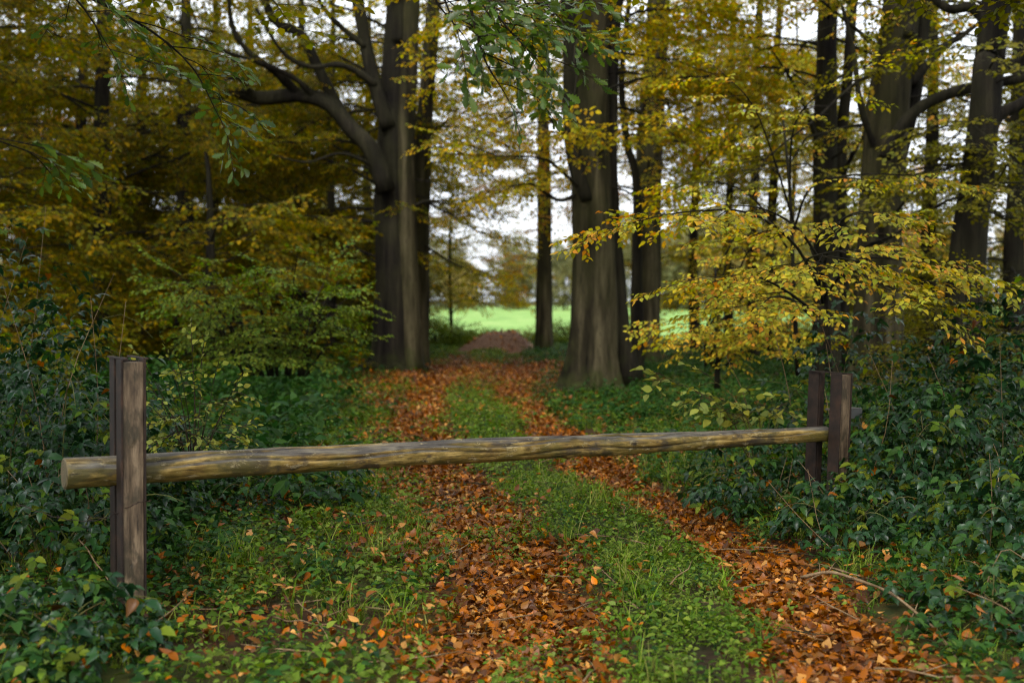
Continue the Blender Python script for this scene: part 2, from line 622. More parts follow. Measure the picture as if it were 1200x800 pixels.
# ------------------------------------------------------------------ boughs and trees
def bough(rng, p0, az, L, rise=0.15, droop=0.35, r0=0.05, sub_gap=0.38, sub_len=1.1, start=0.2, spr=0.3, mb=None, path=None, jit=0.3):
    """a bough with side branches in a flat layer; returns spray positions and directions"""
    mb = mb or MB()
    if path is None:
        n = 9
        t = np.linspace(0, 1, n)
        d = np.array([math.cos(az), math.sin(az), 0])
        sd_ = np.array([-d[1], d[0], 0])
        pts = p0 + d * (L * t)[:, None] + sd_ * ((np.sin(t * 4 + rng.random() * 6) * 0.10 + np.sin(t * 11 + rng.random() * 6) * 0.03) * L * t)[:, None]
        pts[:, 2] += L * (rise * t - droop * t ** 2) + rng.normal(0, 0.025 * L, n) * t + np.sin(t * 6 + rng.random() * 6) * .04 * L * t
        rad = r0 * (1 - 0.85 * t)
    else:
        pts = spline(path, max(8, 3 * len(path)))
        n = len(pts)
        t = np.linspace(0, 1, n)
        L = float(np.linalg.norm(np.diff(pts, axis=0), axis=1).sum())
        rad = r0 * (1 - 0.8 * t)
    mb.tube(pts, rad, 6, cap=False)
    sp, sdir = [], []
    k = max(2, int(L * (1 - start) / sub_gap))
    sg = 1
    for i in range(k):
        tt = start + (1 - start) * (i + rng.uniform(0.1, 0.9)) / k
        q = np.array([np.interp(tt, t, pts[:, j]) for j in range(3)])
        q2 = np.array([np.interp(min(1, tt + .05), t, pts[:, j]) for j in range(3)])
        q1 = np.array([np.interp(max(0, tt - .05), t, pts[:, j]) for j in range(3)])
        dd = q2 - q1
        a0 = math.atan2(dd[1], dd[0])
        sg = -sg
        a = a0 + sg * rng.uniform(0.55, 1.1)
        l = sub_len * (1.05 - 0.6 * tt) * rng.uniform(0.6, 1.2)
        m = 4
        u = np.linspace(0, 1, m)
        dv = np.array([math.cos(a), math.sin(a), rng.normal(0.0, 0.12)])
        sub = q + dv * (l * u)[:, None]
        sub[:, 2] -= 0.18 * l * u ** 2
        sub += rng.normal(0, 0.02 * l, (m, 3)) * u[:, None]
        mb.tube(sub, np.interp(tt, t, rad) * 0.45 * (1 - 0.75 * u) + 0.002, 3, cap=False)
        c = max(1, int(l / spr))
        for j in range(c):
            uu = (j + rng.uniform(0.3, 1.0)) / c
            sp.append([np.interp(uu, u, sub[:, z]) for z in range(3)])
            b = a + rng.normal(0, 0.55)
            sdir.append((math.cos(b), math.sin(b), rng.normal(-0.12, 0.15)))
    sp.append(pts[-1]); e = pts[-1] - pts[-2]
    sdir.append(tuple(e / (np.linalg.norm(e) + 1e-9)))
    return mb, np.array(sp), np.array(sdir)


def trunk_obj(rng, pts, rad, root, off, matl, flare=0.5, ns=20, name='trunk', flute=0.07, fl_h=0.45):
    z0 = pts[0][2]
    ph = rng.random(6) * 6.28
    kf = int(rng.integers(4, 7))

    def rf(th, p):
        h = (p[:, 2] - z0)[:, None]
        e = np.exp(-h / fl_h)
        lob = 0.5 + 0.5 * np.cos(kf * th[None] + ph[0] + 0.6 * np.sin(th[None] + ph[3]))
        f = 1 + flare * e * (0.22 + 1.25 * lob ** 2.2)
        f = f + flute * np.cos(3 * th[None] + ph[1] + h * 0.13) + flute * 0.6 * np.cos(5 * th[None] + ph[2] - h * 0.2)
        f = f + 0.035 * np.sin(h * 2.1 + 2 * th[None] + ph[4]) + 0.02 * np.sin(h * 5.3 + 3 * th[None] + ph[5])
        return f
    mb = MB()
    mb.tube(pts, rad, ns, cap=True, rfun=rf, ref=(0, 1, 0))
    return mb.build(name, matl, root, off)


def px_path(pixels, d):
    return [P(x, y, d) for (x, y) in pixels]


def tree(seed, name, label, cat, pixels, d, r, H, leaf, bark='bark', flare=0.5, group=None, boughs=(), limbs=(), stems=(),
         top=True, base=None, scale=1.0, lean_keep=0.5, sprays_scale=(0.9, 1.3)):
    """pixels: trunk axis from foot to top of view; boughs: dicts of generated boughs; limbs: explicit bare limbs"""
    rng = np.random.default_rng(seed)
    path = px_path(pixels, d)
    x0, y0 = path[0][0], d
    gz = float(ground_z(x0, y0)) - 0.05
    path[0] = np.array([x0, y0, gz])
    last, prev = path[-1], path[-2]
    dirv = (last - prev) / np.linalg.norm(last - prev)
    z = last[2]
    if z < H:
        k = H - z
        path.append(last + np.array([dirv[0] * k * lean_keep + rng.normal(0, .1), rng.normal(0, 0.3), k]))
    path = np.array(path)
    # dense foot, then the rest
    sp = spline(path, 40)
    foot = np.array([sp[0] * (1 - a) + sp[2] * a for a in (0, .12, .3, .6)])
    sp = np.vstack([foot, sp[2:]])
    hh = sp[:, 2] - gz
    rad = r * (1 - 0.72 * np.clip(hh / H, 0, 1) ** 1.2)
    off = np.array([x0, y0, gz])
    root = thing(name, off, label, cat, group)
    trunk_obj(rng, sp, rad, root, off, M[bark], flare)
    for st in stems:
        pp = np.array([P(x, y, d + st.get('dd', 0)) for (x, y) in st['px']])
        pp = spline(pp, 20)
        k = np.linspace(0, 1, 20)
        trunk_obj(rng, pp, st['r'] * (1 - (1 - st.get('tip', 0.5)) * k), root, off, M[st.get('bark', bark)], st.get('flare', 0.0), 14, 'stem' if st.get('stem') else 'branch')
    rr_ = np.random.default_rng(seed + 5000)
    for i in range(6 if r > .3 else 0):
        aa = i * 1.05 + rr_.uniform(-.3, .3)
        l = r * rr_.uniform(1.9, 3.0)
        u = np.linspace(0, 1, 8)
        wv = aa + .35 * np.sin(u * 3 + i)
        rx_, ry_ = x0 + np.cos(wv) * (r * .75 + l * u), y0 + np.sin(wv) * (r * .75 + l * u)
        rz_ = ground_z(rx_, ry_) + r * .42 * (1 - u) ** 1.7 - .05 * u
        mb = MB(); mb.tube(np.stack([rx_, ry_, rz_], 1), r * .34 * (1 - .8 * u), 9)
        mb.build('root', M[bark], root, off)
    SPp, SPd = [], []
    for lb in limbs:
        pp = [P(x, y, d + dz) for (x, y, dz) in lb['px']]
        if lb.get('leafy'):
            mb, a, b = bough(rng, None, 0, 0, r0=lb['r'], path=pp, start=lb.get('start', 0.3), sub_len=lb.get('sub', 1.0), sub_gap=lb.get('gap', 0.4))
            SPp.append(a); SPd.append(b)
        else:
            mb = MB()
            q = spline(pp, 6 * len(pp))
            k = np.linspace(0, 1, len(q))
            mb.tube(q, lb['r'] * (1 - (1 - lb.get('tip', 0.35)) * k) * (1 + 0.12 * np.sin(k * 23 + seed) + 0.08 * np.sin(k * 51)), 10, cap=True)
        mb.build('branch', M[lb.get('bark', bark)], root, off)
    for bd in boughs:
        n = bd['n']
        for i in range(n):
            h = bd['h0'] + (bd['h1'] - bd['h0']) * (i + rng.random()) / n
            z = gz + h
            p0 = np.array([np.interp(z, sp[:, 2], sp[:, 0]), np.interp(z, sp[:, 2], sp[:, 1]), z])
            az = math.radians(rng.uniform(*bd.get('az', (0, 360))))
            L = bd['L'] * rng.uniform(0.65, 1.15)
            mb, a, b = bough(rng, p0, az, L, bd.get('rise', 0.3) + rng.normal(0, .22), bd.get('droop', 0.35) + rng.normal(0, .12),
                             bd.get('r', 0.024 * (L / 2.5)), bd.get('gap', 0.27), bd.get('sub', 1.0), bd.get('start', 0.2), bd.get('spr', 0.22))
            keep = rng.random(len(a)) < bd.get('keep', 1.0)
            SPp.append(a[keep]); SPd.append(b[keep])
            mb.build('branch', M['bark_dark'], root, off)
    if SPp:
        pos, dr = np.concatenate(SPp), np.concatenate(SPd)
        n = len(pos)
        ups = np.stack([rng.normal(0, .4, n), rng.normal(0, .4, n), np.ones(n)], 1)
        R = frames(dr, ups)
        s = rng.uniform(*sprays_scale, n) * scale
        scatter('foliage', spray_meshes(leaf), pos, R, s, rng.integers(0, 5, n), root, off)
    return root


exec_order = []
# ================================================================== THE SETTING
def build_ground():
    xs = np.concatenate([-np.geomspace(2500, 9, 40), np.linspace(-8.8, 8.8, 177), np.geomspace(9, 2500, 40)])
    ys = np.concatenate([np.linspace(-30, 2.9, 12), np.arange(3, 26, 0.1), np.geomspace(26, 3500, 60)])
    X, Y = np.meshgrid(xs, ys)
    Z = ground_z(X, Y)
    nx, ny = len(xs), len(ys)
    V = np.stack([X, Y, Z], -1).reshape(-1, 3)
    idx = np.arange(nx * ny).reshape(ny, nx)
    Fc = np.stack([idx[:-1, :-1], idx[:-1, 1:], idx[1:, 1:], idx[1:, :-1]], -1).reshape(-1, 4)
    m, n, out = mat('woodland_soil')
    at = n.nodes.new('ShaderNodeAttribute'); at.attribute_name = 'litter'
    co = coord(n)
    vo = n.nodes.new('ShaderNodeTexVoronoi'); vo.inputs['Scale'].default_value = 16
    n.links.new(mapping(n, co, (1, 1, 1)), vo.inputs['Vector'])
    sep = n.nodes.new('ShaderNodeSeparateColor'); n.links.new(vo.outputs['Color'], sep.inputs[0])
    lit = ramp(n, [(0.03, 0.012, 0.007), (0.10, 0.03, 0.009), (0.18, 0.055, 0.012), (0.12, 0.045, 0.015)], sep.outputs[0])
    n1 = noise(n, 2.5, co, 5)
    soil = ramp(n, [(0.012, 0.009, 0.006), (0.028, 0.019, 0.011), (0.045, 0.028, 0.013)], n1)
    gr = ramp(n, [(0.015, 0.03, 0.008), (0.03, 0.055, 0.012)], noise(n, 9, co, 4))
    soil = mixc(n, ramp(n, [(0, 0, 0), (1, 1, 1)], noise(n, 0.8, co, 4), pos=[0.4, 0.6]), soil, gr)
    c = mixc(n, at.outputs['Fac'], soil, lit)
    principled(n, out, c, 0.9, 0.08, bump(n, math_node(n, 'ADD', n1, sep.outputs[1]), 0.5, 0.03))
    me = new_mesh('forest_floor', V, Fc, [m], True)
    rut, mid, outd = rut_masks(X, Y)
    lit = np.clip(rut * 0.95 + 0.18 * (1 - mid) * np.exp(-outd / 3), 0, 1)
    lit = np.where(Y > 19, np.maximum(lit, np.exp(-outd / 2.2) * 0.8), lit)
    lit = lit * np.clip(1 - (Y - 26) / 7, 0.1, 1)
    a = me.attributes.new('litter', 'FLOAT', 'POINT')
    a.data.foreach_set('value', lit.astype(np.float32).ravel())
    o = link('forest_floor', me)
    tag(o, 'dark woodland soil with leaf litter and two worn wheel ruts', 'ground', kind='structure')
    # the meadow beyond the wood: a sheet just above the soil
    xs = np.concatenate([-np.geomspace(900, 60, 8), np.linspace(-50, 50, 26), np.geomspace(60, 900, 8)])
    ys = np.concatenate([np.linspace(44, 90, 12), np.linspace(100, 330, 8)])
    X, Y = np.meshgrid(xs, ys)
    Y = Y + (vnoise(X * 0.3, Y * 0 + 3) - 0.5) * 3.0 * (Y < 46)
    Z = ground_z(X, Y) + 0.05
    nx, ny = len(xs), len(ys)
    idx = np.arange(nx * ny).reshape(ny, nx)
    Fc = np.stack([idx[:-1, :-1], idx[:-1, 1:], idx[1:, 1:], idx[1:, :-1]], -1).reshape(-1, 4)
    m, n, out = mat('meadow_grass')
    co = coord(n)
    c = ramp(n, [(0.10, 0.20, 0.04), (0.16, 0.29, 0.06), (0.22, 0.34, 0.09), (0.28, 0.33, 0.11)], noise(n, 0.35, mapping(n, co, (1, .25, 1)), 6, .7), pos=[.3, .45, .58, .72])
    principled(n, out, c, 0.8, 0.15, bump(n, noise(n, 6, co, 4), 0.5, 0.1))
    o = link('meadow', new_mesh('meadow', np.stack([X, Y, Z], -1).reshape(-1, 3), Fc, [m], True))
    tag(o, 'bright green open meadow beyond the end of the wood', 'meadow', kind='structure')
    return bpy.data.objects['forest_floor']


FLOOR = build_ground()


# ================================================================== TREES
def build_trees():
    low = lambda n, h0, h1, L, **k: dict(n=n, h0=h0, h1=h1, L=L, **k)
    can = lambda n, **k: dict(n=n, h0=4.6, h1=8.5, L=3.6, rise=.35, droop=.45, **k)
    up = lambda n, H, L=3.6, **k: dict(n=n, h0=7.0, h1=H - 0.5, L=L, rise=0.45, droop=0.3, spr=0.4, gap=0.5, **k)
    # --- big forked beech left of the track
    tree(11, 'beech_tree', 'old forked beech left of the track with a broken limb stretching left', 'tree',
         [(460, 440), (461, 370), (462, 300), (460, 225), (462, 150), (466, 60), (468, 0)], 25, 0.42, 15, 'leaf_olive', bark='bark_dark', flare=0.55,
         stems=[dict(px=[(452, 225), (436, 178), (410, 150), (385, 122), (350, 112), (305, 116), (275, 108), (249, 113)], r=0.2, tip=0.6, bark='bark_dark', dd=-.6),
                dict(px=[(418, 160), (392, 118), (368, 70), (352, 40), (318, 20), (300, -50)], r=0.13, tip=0.6, bark='bark_dark', dd=-.5),
                dict(px=[(455, 150), (436, 90), (424, 30), (410, -50)], r=0.17, tip=0.7, dd=-.3, bark='bark_dark'),
                dict(px=[(480, 440), (479, 380), (477, 300), (474, 180), (478, 80), (483, -30)], r=0.27, tip=0.7, flare=0.4, bark='bark', dd=-.15)],
         limbs=[dict(px=[(352, 112, -.6), (322, 84, -1), (292, 62, -1.4), (272, 30, -1.6), (268, -20, -1.8)], r=0.1, bark='bark_dark'),
                dict(px=[(372, 118, -.6), (345, 92, -1), (300, 72, -1.4), (262, 60, -1.7), (235, 42, -2)], r=0.07, bark='bark_dark'),
                dict(px=[(440, 100, -.4), (418, 84, -.6), (395, 76, -.9), (362, 78, -1.2), (330, 60, -1.5), (300, 10, -1.8)], r=0.085, bark='bark_dark'),
                dict(px=[(300, 116, -.7), (280, 92, -1), (258, 96, -1.2)], r=0.06, bark='bark_dark'),
                dict(px=[(428, 55, -.4), (400, 32, -.6), (378, 8, -.8), (365, -30, -1)], r=0.075, bark='bark_dark'),
                dict(px=[(440, 195, -.6), (400, 180, -1.2), (360, 190, -1.6), (320, 182, -2)], r=0.04, bark='bark_dark'),
                dict(px=[(470, 250, 0), (505, 235, -.8), (535, 255, -1.5)], r=0.05, leafy=True, start=0.2)],
         boughs=[low(18, 2.0, 7.5, 4.0, az=(110, 200), droop=0.25), low(7, 3.5, 7.5, 3.0, az=(-10, 100), keep=.6), up(16, 15)])
    tree(12, 'beech_tree', 'straight grey beech trunk close behind the old forked beech', 'tree',
         [(489, 432), (491, 340), (494, 200), (502, 80), (508, 0)], 27, 0.25, 14, 'leaf_yellow', flare=0.4,
         limbs=[dict(px=[(496, 235, 0), (525, 250, -.8), (562, 272, -1.6), (598, 285, -2.4)], r=.035, leafy=True, start=.2, bark='bark_dark', gap=.25),
                dict(px=[(494, 285, 0), (520, 302, -.8), (552, 318, -1.6), (580, 326, -2.2)], r=.03, leafy=True, start=.2, bark='bark_dark', gap=.25)],
         boughs=[low(7, 3.5, 8.0, 2.8, az=(-40, 120), keep=.5), can(12, az=(-45, 120)), up(12, 14)])
    tree(13, 'beech_tree', 'slender straight beech in the gap before the meadow, rusty leaves on its trunk', 'tree',
         [(637, 413), (638, 300), (637, 180), (634, 60), (632, 0)], 35, 0.26, 15, 'leaf_orange', flare=0.4,
         boughs=[low(9, 2.2, 6.5, 2.0, keep=.7, sub=.8), low(7, 6, 10, 3.2, keep=.6), can(8, ), up(12, 15)])
    tree(14, 'beech_tree', 'massive beech trunk with flared foot standing right of the track', 'tree',
         [(694, 464), (697, 400), (697, 340), (694, 240), (691, 150), (693, 60), (696, -10)], 18.9, 0.385, 15, 'leaf_yellow', flare=0.72,
         stems=[dict(px=[(738, 448), (727, 400), (720, 330), (714, 250), (712, 150), (716, 40), (725, -20)], r=0.2, tip=.7, bark='bark_dark', dd=.25, flare=.4),
                dict(px=[(690, 235), (676, 195), (668, 140), (668, 60), (664, -10)], r=0.15, tip=.7, bark='bark_dark', dd=-.2)],
         limbs=[dict(px=[(672, 170, 0), (655, 150, -.4), (628, 128, -1), (590, 140, -1.8)], r=0.05, leafy=True, start=.3, bark='bark_dark'),
                dict(px=[(680, 225, 0), (655, 235, -.6), (620, 215, -1.2), (585, 225, -1.8)], r=0.04, leafy=True, start=.3, bark='bark_dark')],
         boughs=[low(7, 3.2, 7.0, 3.0, az=(100, 260), keep=.6), low(6, 3.0, 7.0, 2.6, az=(-80, 80), keep=.6), can(16, az=(-25, 205)), up(16, 15)])
    tree(15, 'beech_tree', 'smooth pale beech trunk behind the massive beech, foot lost in yellow leaves', 'tree',
         [(755, 437), (757, 330), (760, 200), (767, 80), (771, 0)], 26, 0.36, 15, 'leaf_yellow', flare=0.4,
         boughs=[low(8, 3.5, 8.0, 3.2, keep=.55), can(16, az=(-25, 205)), up(12, 15)])
    tree(16, 'young_tree', 'thin crooked dark stem between the massive beech and the pale trunk', 'tree',
         [(748, 440), (747, 330), (745, 210), (735, 170), (728, 100), (733, 40), (738, -20)], 22, 0.1, 9, 'leaf_yellow', bark='bark_dark', flare=0.3,
         boughs=[low(8, 3, 8.5, 1.8, keep=.6)])
    # --- slender stems right of centre
    for i, (px, tx, dd, rr, lb) in enumerate(((855, 857, 31, 0.13, 'slender dark stem nearest the pale beech, standing before the bright gap'),
                                              (884, 888, 29, 0.14, 'middle one of three slender dark stems right of the pale beech'),
                                              (906, 911, 30, 0.15, 'slender stem left of the paired dark trunks, third of its row'))):
        tree(20 + i, 'slender_tree', lb, 'tree', [(px, 425), (px - 3, 300), (px + 2, 180), (tx, 60), (tx + 3, 0)], dd, rr, 13, 'leaf_yellow', bark='bark_dark', flare=0.3,
             group='slender stems before the bright gap', boughs=[low(15, 1.6, 8.5, 2.2, keep=.62), can(7), up(8, 13, 2.6)])
    tree(24, 'beech_tree', 'dark trunk of twin stems behind the right barrier post', 'tree',
         [(968, 436), (968, 330), (966, 200), (968, 80), (970, 0)], 20, 0.24, 14, 'leaf_lime', bark='bark_dark', flare=0.4,
         stems=[dict(px=[(985, 436), (988, 300), (985, 180), (994, 80), (1000, -20)], r=.12, tip=.7, bark='bark_dark', dd=.2)],
         limbs=[dict(px=[(966, 190, 0), (945, 130, -.5), (925, 90, -1), (905, 60, -1.6)], r=.06, leafy=True, start=.35, bark='bark_dark'),
                dict(px=[(985, 210, 0), (1005, 170, -.4), (1030, 130, -.8)], r=.05, bark='bark_dark')],
         boughs=[low(10, 2.5, 7.0, 2.8, keep=.6), can(12), up(12, 14)])
    tree(25, 'beech_tree', 'stout leaning trunk with a heavy bough reaching right above the brambles', 'tree',
         [(1028, 432), (1029, 330), (1032, 230), (1040, 120), (1050, 40), (1056, -10)], 17, 0.36, 14, 'leaf_moss', flare=0.4,
         stems=[dict(px=[(1042, 200), (1062, 120), (1072, 50), (1082, -20)], r=.2, tip=.75, bark='bark_dark', dd=.2),
                dict(px=[(1036, 185), (1058, 145), (1086, 121), (1125, 106), (1170, 97), (1220, 88), (1280, 84)], r=.088, tip=.8, bark='bark_dark', dd=-.6)],
         limbs=[dict(px=[(1036, 200, 0), (1010, 130, -.4), (1000, 60, -.6), (985, 0, -.8)], r=.06, bark='bark_dark'),
                dict(px=[(1068, 100, 0), (1100, 60, 0), (1130, 40, .2), (1170, 10, .4)], r=.07, bark='bark_dark'),
                dict(px=[(1010, 290, -.4), (1060, 270, -1.5), (1110, 235, -2.2), (1170, 225, -3), (1230, 210, -3.5)], r=.03, leafy=True, start=.3, bark='bark_dark')],
         boughs=[low(12, 2.4, 6.5, 3.0, az=(180, 380), keep=.5), up(14, 14)])
    tree(26, 'oak_tree', 'black trunk leaning right with crooked boughs against the bright sky', 'tree',
         [(1118, 425), (1132, 300), (1145, 200), (1152, 140), (1157, 80), (1166, 0)], 15.5, 0.25, 12, 'leaf_moss', bark='bark_dark', flare=0.4,
         stems=[dict(px=[(1155, 160), (1170, 135), (1190, 125), (1215, 112), (1250, 108)], r=.1, tip=.6, bark='bark_dark'),
                dict(px=[(1160, 90), (1185, 75), (1215, 55), (1260, 40)], r=.08, tip=.6, bark='bark_dark'),
                dict(px=[(1164, 40), (1140, 10), (1110, 10), (1080, -15)], r=.08, tip=.6, bark='bark_dark'),
                dict(px=[(1164, 30), (1185, 5), (1210, -20)], r=.09, tip=.6, bark='bark_dark')],
         boughs=[low(9, 2.2, 5.5, 2.4, az=(150, 330), keep=.55), up(10, 12, 3.0)])
    # --- left wood: leafy beeches whose boughs hang to the ground
    left = [(31, 215, 250, 27, 0.22, 'broken grey trunk half hidden in gold leaves left of the forked beech', 'leaf_olive'),
            (32, 118, 345, 23, 0.2, 'dark trunk deep in the gold leaves at the far left', 'leaf_olive'),
            (33, 387, 330, 31, 0.13, 'thin dark trunk showing under the forked beech\'s broken limb', 'leaf_olive'),
            (34, -40, 360, 18, 0.12, 'leafy beech crowding the left edge behind the brambles', 'leaf_olive'),
            (35, 245, 360, 21, 0.12, 'young golden beech just behind the broad green bush', 'leaf_olive'),
            (36, -80, 360, 24, 0.3, 'gold beech whose boughs come in from beyond the left edge', 'leaf_olive'),
            (37, 165, 360, 35, 0.25, 'far greenish beech filling the gap left of the grey trunk', 'leaf_moss'),
            (38, 290, 360, 38, 0.25, 'far golden beech seen under the broken limb', 'leaf_yellow'),
            (39, 30, 360, 36, 0.25, 'far golden beech behind the leafy left edge', 'leaf_orange'),
            (40, 430, 360, 40, 0.2, 'far greenish beech hidden behind the forked beech', 'leaf_moss'),
            (41, 350, 360, 32, 0.2, 'gold beech filling the fork behind the broken limb', 'leaf_olive'),
            (42, 250, 360, 33, 0.2, 'gold beech close behind the broken grey trunk', 'leaf_olive'),
            (43, 95, 360, 29, 0.2, 'gold beech behind the dark trunk at the far left', 'leaf_olive'),
            (44, 140, 360, 44, 0.2, 'farthest gold beech seen between the dark trunk and the grey trunk', 'leaf_olive'),
            (45, 250, 360, 46, 0.2, 'farthest gold beech seen just right of the grey trunk', 'leaf_moss'),
            (46, 335, 360, 45, 0.2, 'farthest gold beech seen below the fork of the old beech', 'leaf_olive'),
            (47, 20, 360, 45, 0.2, 'farthest gold beech at the left edge of the wood', 'leaf_olive')]
    for sd_, px, py, dd, rr, lb, lf in left:
        tree(sd_, 'beech_tree', lb, 'tree', [(px, 430), (px + 2, 300), (px, 215)] if sd_ == 35 else [(px, 430), (px + 2, 300), (px, 180), (px + 3, 60), (px + 3, 0)], dd, rr, 4.4 if sd_ == 35 else 12, lf, bark='bark_dark', flare=.4, group='golden beeches of the left wood',
             boughs=[low(20 if sd_ == 35 else 34, 0.7, 3.0 if sd_ == 35 else 8.5, 3.3 if dd > 22 else 2.3, droop=.3, az=(-10, 190) if sd_ in (31, 42, 41, 33) else (0, 360))] + ([] if sd_ == 35 else [up(12, 12, 3)]), sprays_scale=(1.05, 1.55) if dd < 42 else (1.6, 2.3))
    # --- right wood
    right = [(51, 815, 33, 0.16, 'thin yellow tree just right of the pale beech trunk', 'leaf_yellow', .4),
             (52, 930, 36, 0.1, 'far yellow tree between the slender stems and the twin trunk', 'leaf_yellow', .38),
             (53, 1090, 24, 0.18, 'dull green tree between the stout trunk and the black oak', 'leaf_moss', .7),
             (54, 1190, 21, 0.2, 'dull green tree at the right edge below the bright corner', 'leaf_moss', .6),
             (55, 1010, 38, 0.12, 'far yellow tree hidden behind the stout leaning trunk', 'leaf_yellow', .6),
             (56, 530, 42, 0.07, 'small yellowing tree left of the track\'s far end', 'leaf_yellow', .8),
             (57, 1150, 34, 0.12, 'far rusty tree behind the black oak', 'leaf_orange', .5)]
    for sd_, px, dd, rr, lb, lf, kp in right:
        tree(sd_, 'slender_tree', lb, 'tree', [(px, 425), (px - 3, 300), (px + 2, 180), (px + 4, 60), (px + 4, 0)], dd, rr, 11, lf, bark='bark_dark', flare=.3, group='thin trees of the right wood',
             boughs=[low(28, 0.8, 7.5, 2.8, keep=kp * 1.15), up(7, 11, 2.6, keep=kp)])


build_trees()


# ------------------------------------------------------------------ far trees along the meadow's far side
def clump_meshes(mkey):
    out = []
    for k in range(3):
        r = np.random.default_rng(60 + k)
        V, Fc, n = [], [], 0
        lv, lf = leaf_geo([.3, .26], .2, .1)
        for i in range(60):
            u = r.normal(0, 1, 3); u *= (r.random() ** .5) / np.linalg.norm(u)
            R = frames(r.normal(0, 1, (1, 3)), r.normal(0, 1, (1, 3)))[0]
            V.append((lv * r.uniform(.22, .42)) @ R.T + u * [1, 1, .7]); Fc += [tuple(q + n for q in f) for f in lf]; n += len(lv)
        out.append(new_mesh('leaf_clump', np.concatenate(V), Fc, [M[mkey]]))
    return out


def build_far():
    rng = np.random.default_rng(77)
    cl = {k: clump_meshes(k) for k in ('leaf_far', 'leaf_far_gold_hazy')}
    protos = []
    for k in range(4):
        H = 13 + 2 * k
        root = thing('far_tree', (0, 0, 0), 'pale autumn tree of the wood along the meadow\'s far side', 'tree', 'trees of the far wood edge')
        mb = MB()
        mb.tube([(0, 0, -.2), (0.1, 0, H * .4), (0, .1, H * .9)], [.35, .25, .05], 7)
        mb.build('trunk', M['bark'], root)
        n = 420
        u = rng.normal(0, 1, (n, 3)); u /= np.linalg.norm(u, axis=1)[:, None]
        rr = rng.random(n) ** 0.4
        lump = 1 + .25 * np.sin(u[:, 0] * 5 + k) * np.sin(u[:, 2] * 4 + k * 2)
        pos = u * (rr * lump)[:, None] * np.array([H * .38, H * .38, H * .5]) + np.array([0, 0, H * .5])
        R = frames(rng.normal(0, 1, (n, 3)) * [1, 1, .3], rng.normal(0, .5, (n, 3)) + [0, 0, 1])
        scatter('foliage', cl[('leaf_far', 'leaf_far_gold_hazy', 'leaf_far', 'leaf_far')[k]], pos, R, rng.uniform(.8, 1.5, n), rng.integers(0, 3, n), root)
        protos.append(root)
    spots = []
    x = -92.0
    while x < 92:
        spots.append((x + rng.normal(0, 1.5), 190 + rng.normal(0, 9), int(rng.integers(0, 4)), rng.uniform(.8, 1.15) * (.62 if -14 < x < 12 else 1)))
        x += rng.uniform(6, 9)
    spots += [(-17, 96, 0, .75), (-15.5, 118, 3, .62), (-21, 110, 2, .8), (24, 120, 1, .6), (33, 128, 0, .7)]
    used = set()
    near = {(-17, 96): 'greenish tree standing forward in the meadow left of the gap', (-15.5, 118): 'haze-pale round tree in the meadow just left of the gap',
            (-21, 110): 'bushy tree in the meadow behind the golden left wood',
            (24, 120): 'golden tree in the meadow behind the slender dark stems', (33, 128): 'dull green tree in the meadow behind the twin trunk'}
    for (x, y, k, s) in spots:
        p = protos[k]
        if k not in used:
            r = p; used.add(k)
        else:
            r = p.copy(); COL.objects.link(r)
            for ch in p.children:
                c = ch.copy(); COL.objects.link(c); c.parent = r
        if (x, y) in near: r['label'] = near[(x, y)]; r['group'] = 'trees standing in the meadow'
        r.location = (x, y, 0); r.scale = (s, s, s); r.rotation_euler = (0, 0, rng.random() * 6.28)


build_far()


# ================================================================== NEAR PLANTS
BEECH_N = [new_mesh('beech_leaf', *leaf_geo(BEECH_W, f, c, t), [M['leaf_lime']]) for f, c, t in ((.25, .12, .1), (.4, .25, -.2), (.15, .05, .3))]


def leaf_set(key, widths, lobes=None, shapes=((.25, .12, .1), (.4, .25, -.2), (.15, .05, .3))):
    return [new_mesh(key, *leaf_geo(widths, f, c, t, lobes), [M[key]]) for f, c, t in shapes]


LV_GREEN = leaf_set('leaf_green', BEECH_W)
LV_LIME = BEECH_N
LV_MOSS = leaf_set('leaf_moss', BEECH_W)
LV_PALE = leaf_set('leaf_pale', [.25, .36, .33, .18])
LV_OAK = leaf_set('leaf_oak', OAK_W, OAK_T)


def trifoliate(key, seed):
    r = np.random.default_rng(seed)
    V, Fc, n = [], [], 0
    for a, s, sh in ((0.0, .62, .50), (1.25, .52, .40), (-1.25, .52, .40)):
        lv, lf = leaf_geo([.15, .27, .25, .30, .22, .20, .08], .25 + .25 * r.random(), .25 + .3 * r.random(), r.normal(0, .25))
        ca, sa = math.cos(a), math.sin(a)
        q = lv * s
        q[:, 2] += np.abs(a) * .08 * r.normal(0, 1) * q[:, 0] * 2
        q = q @ np.array([[ca, sa, 0], [-sa, ca, 0], [0, 0, 1]]) + np.array([sh, 0, 0])
        V.append(q); Fc += [tuple(i + n for i in f) for f in lf]; n += len(q)
    V.append(np.array([(0, .012, 0), (0, -.012, 0), (.45, 0, 0.01)])); Fc.append((n, n + 1, n + 2))
    return new_mesh('bramble_leaf', np.concatenate(V), Fc, [M[key]])


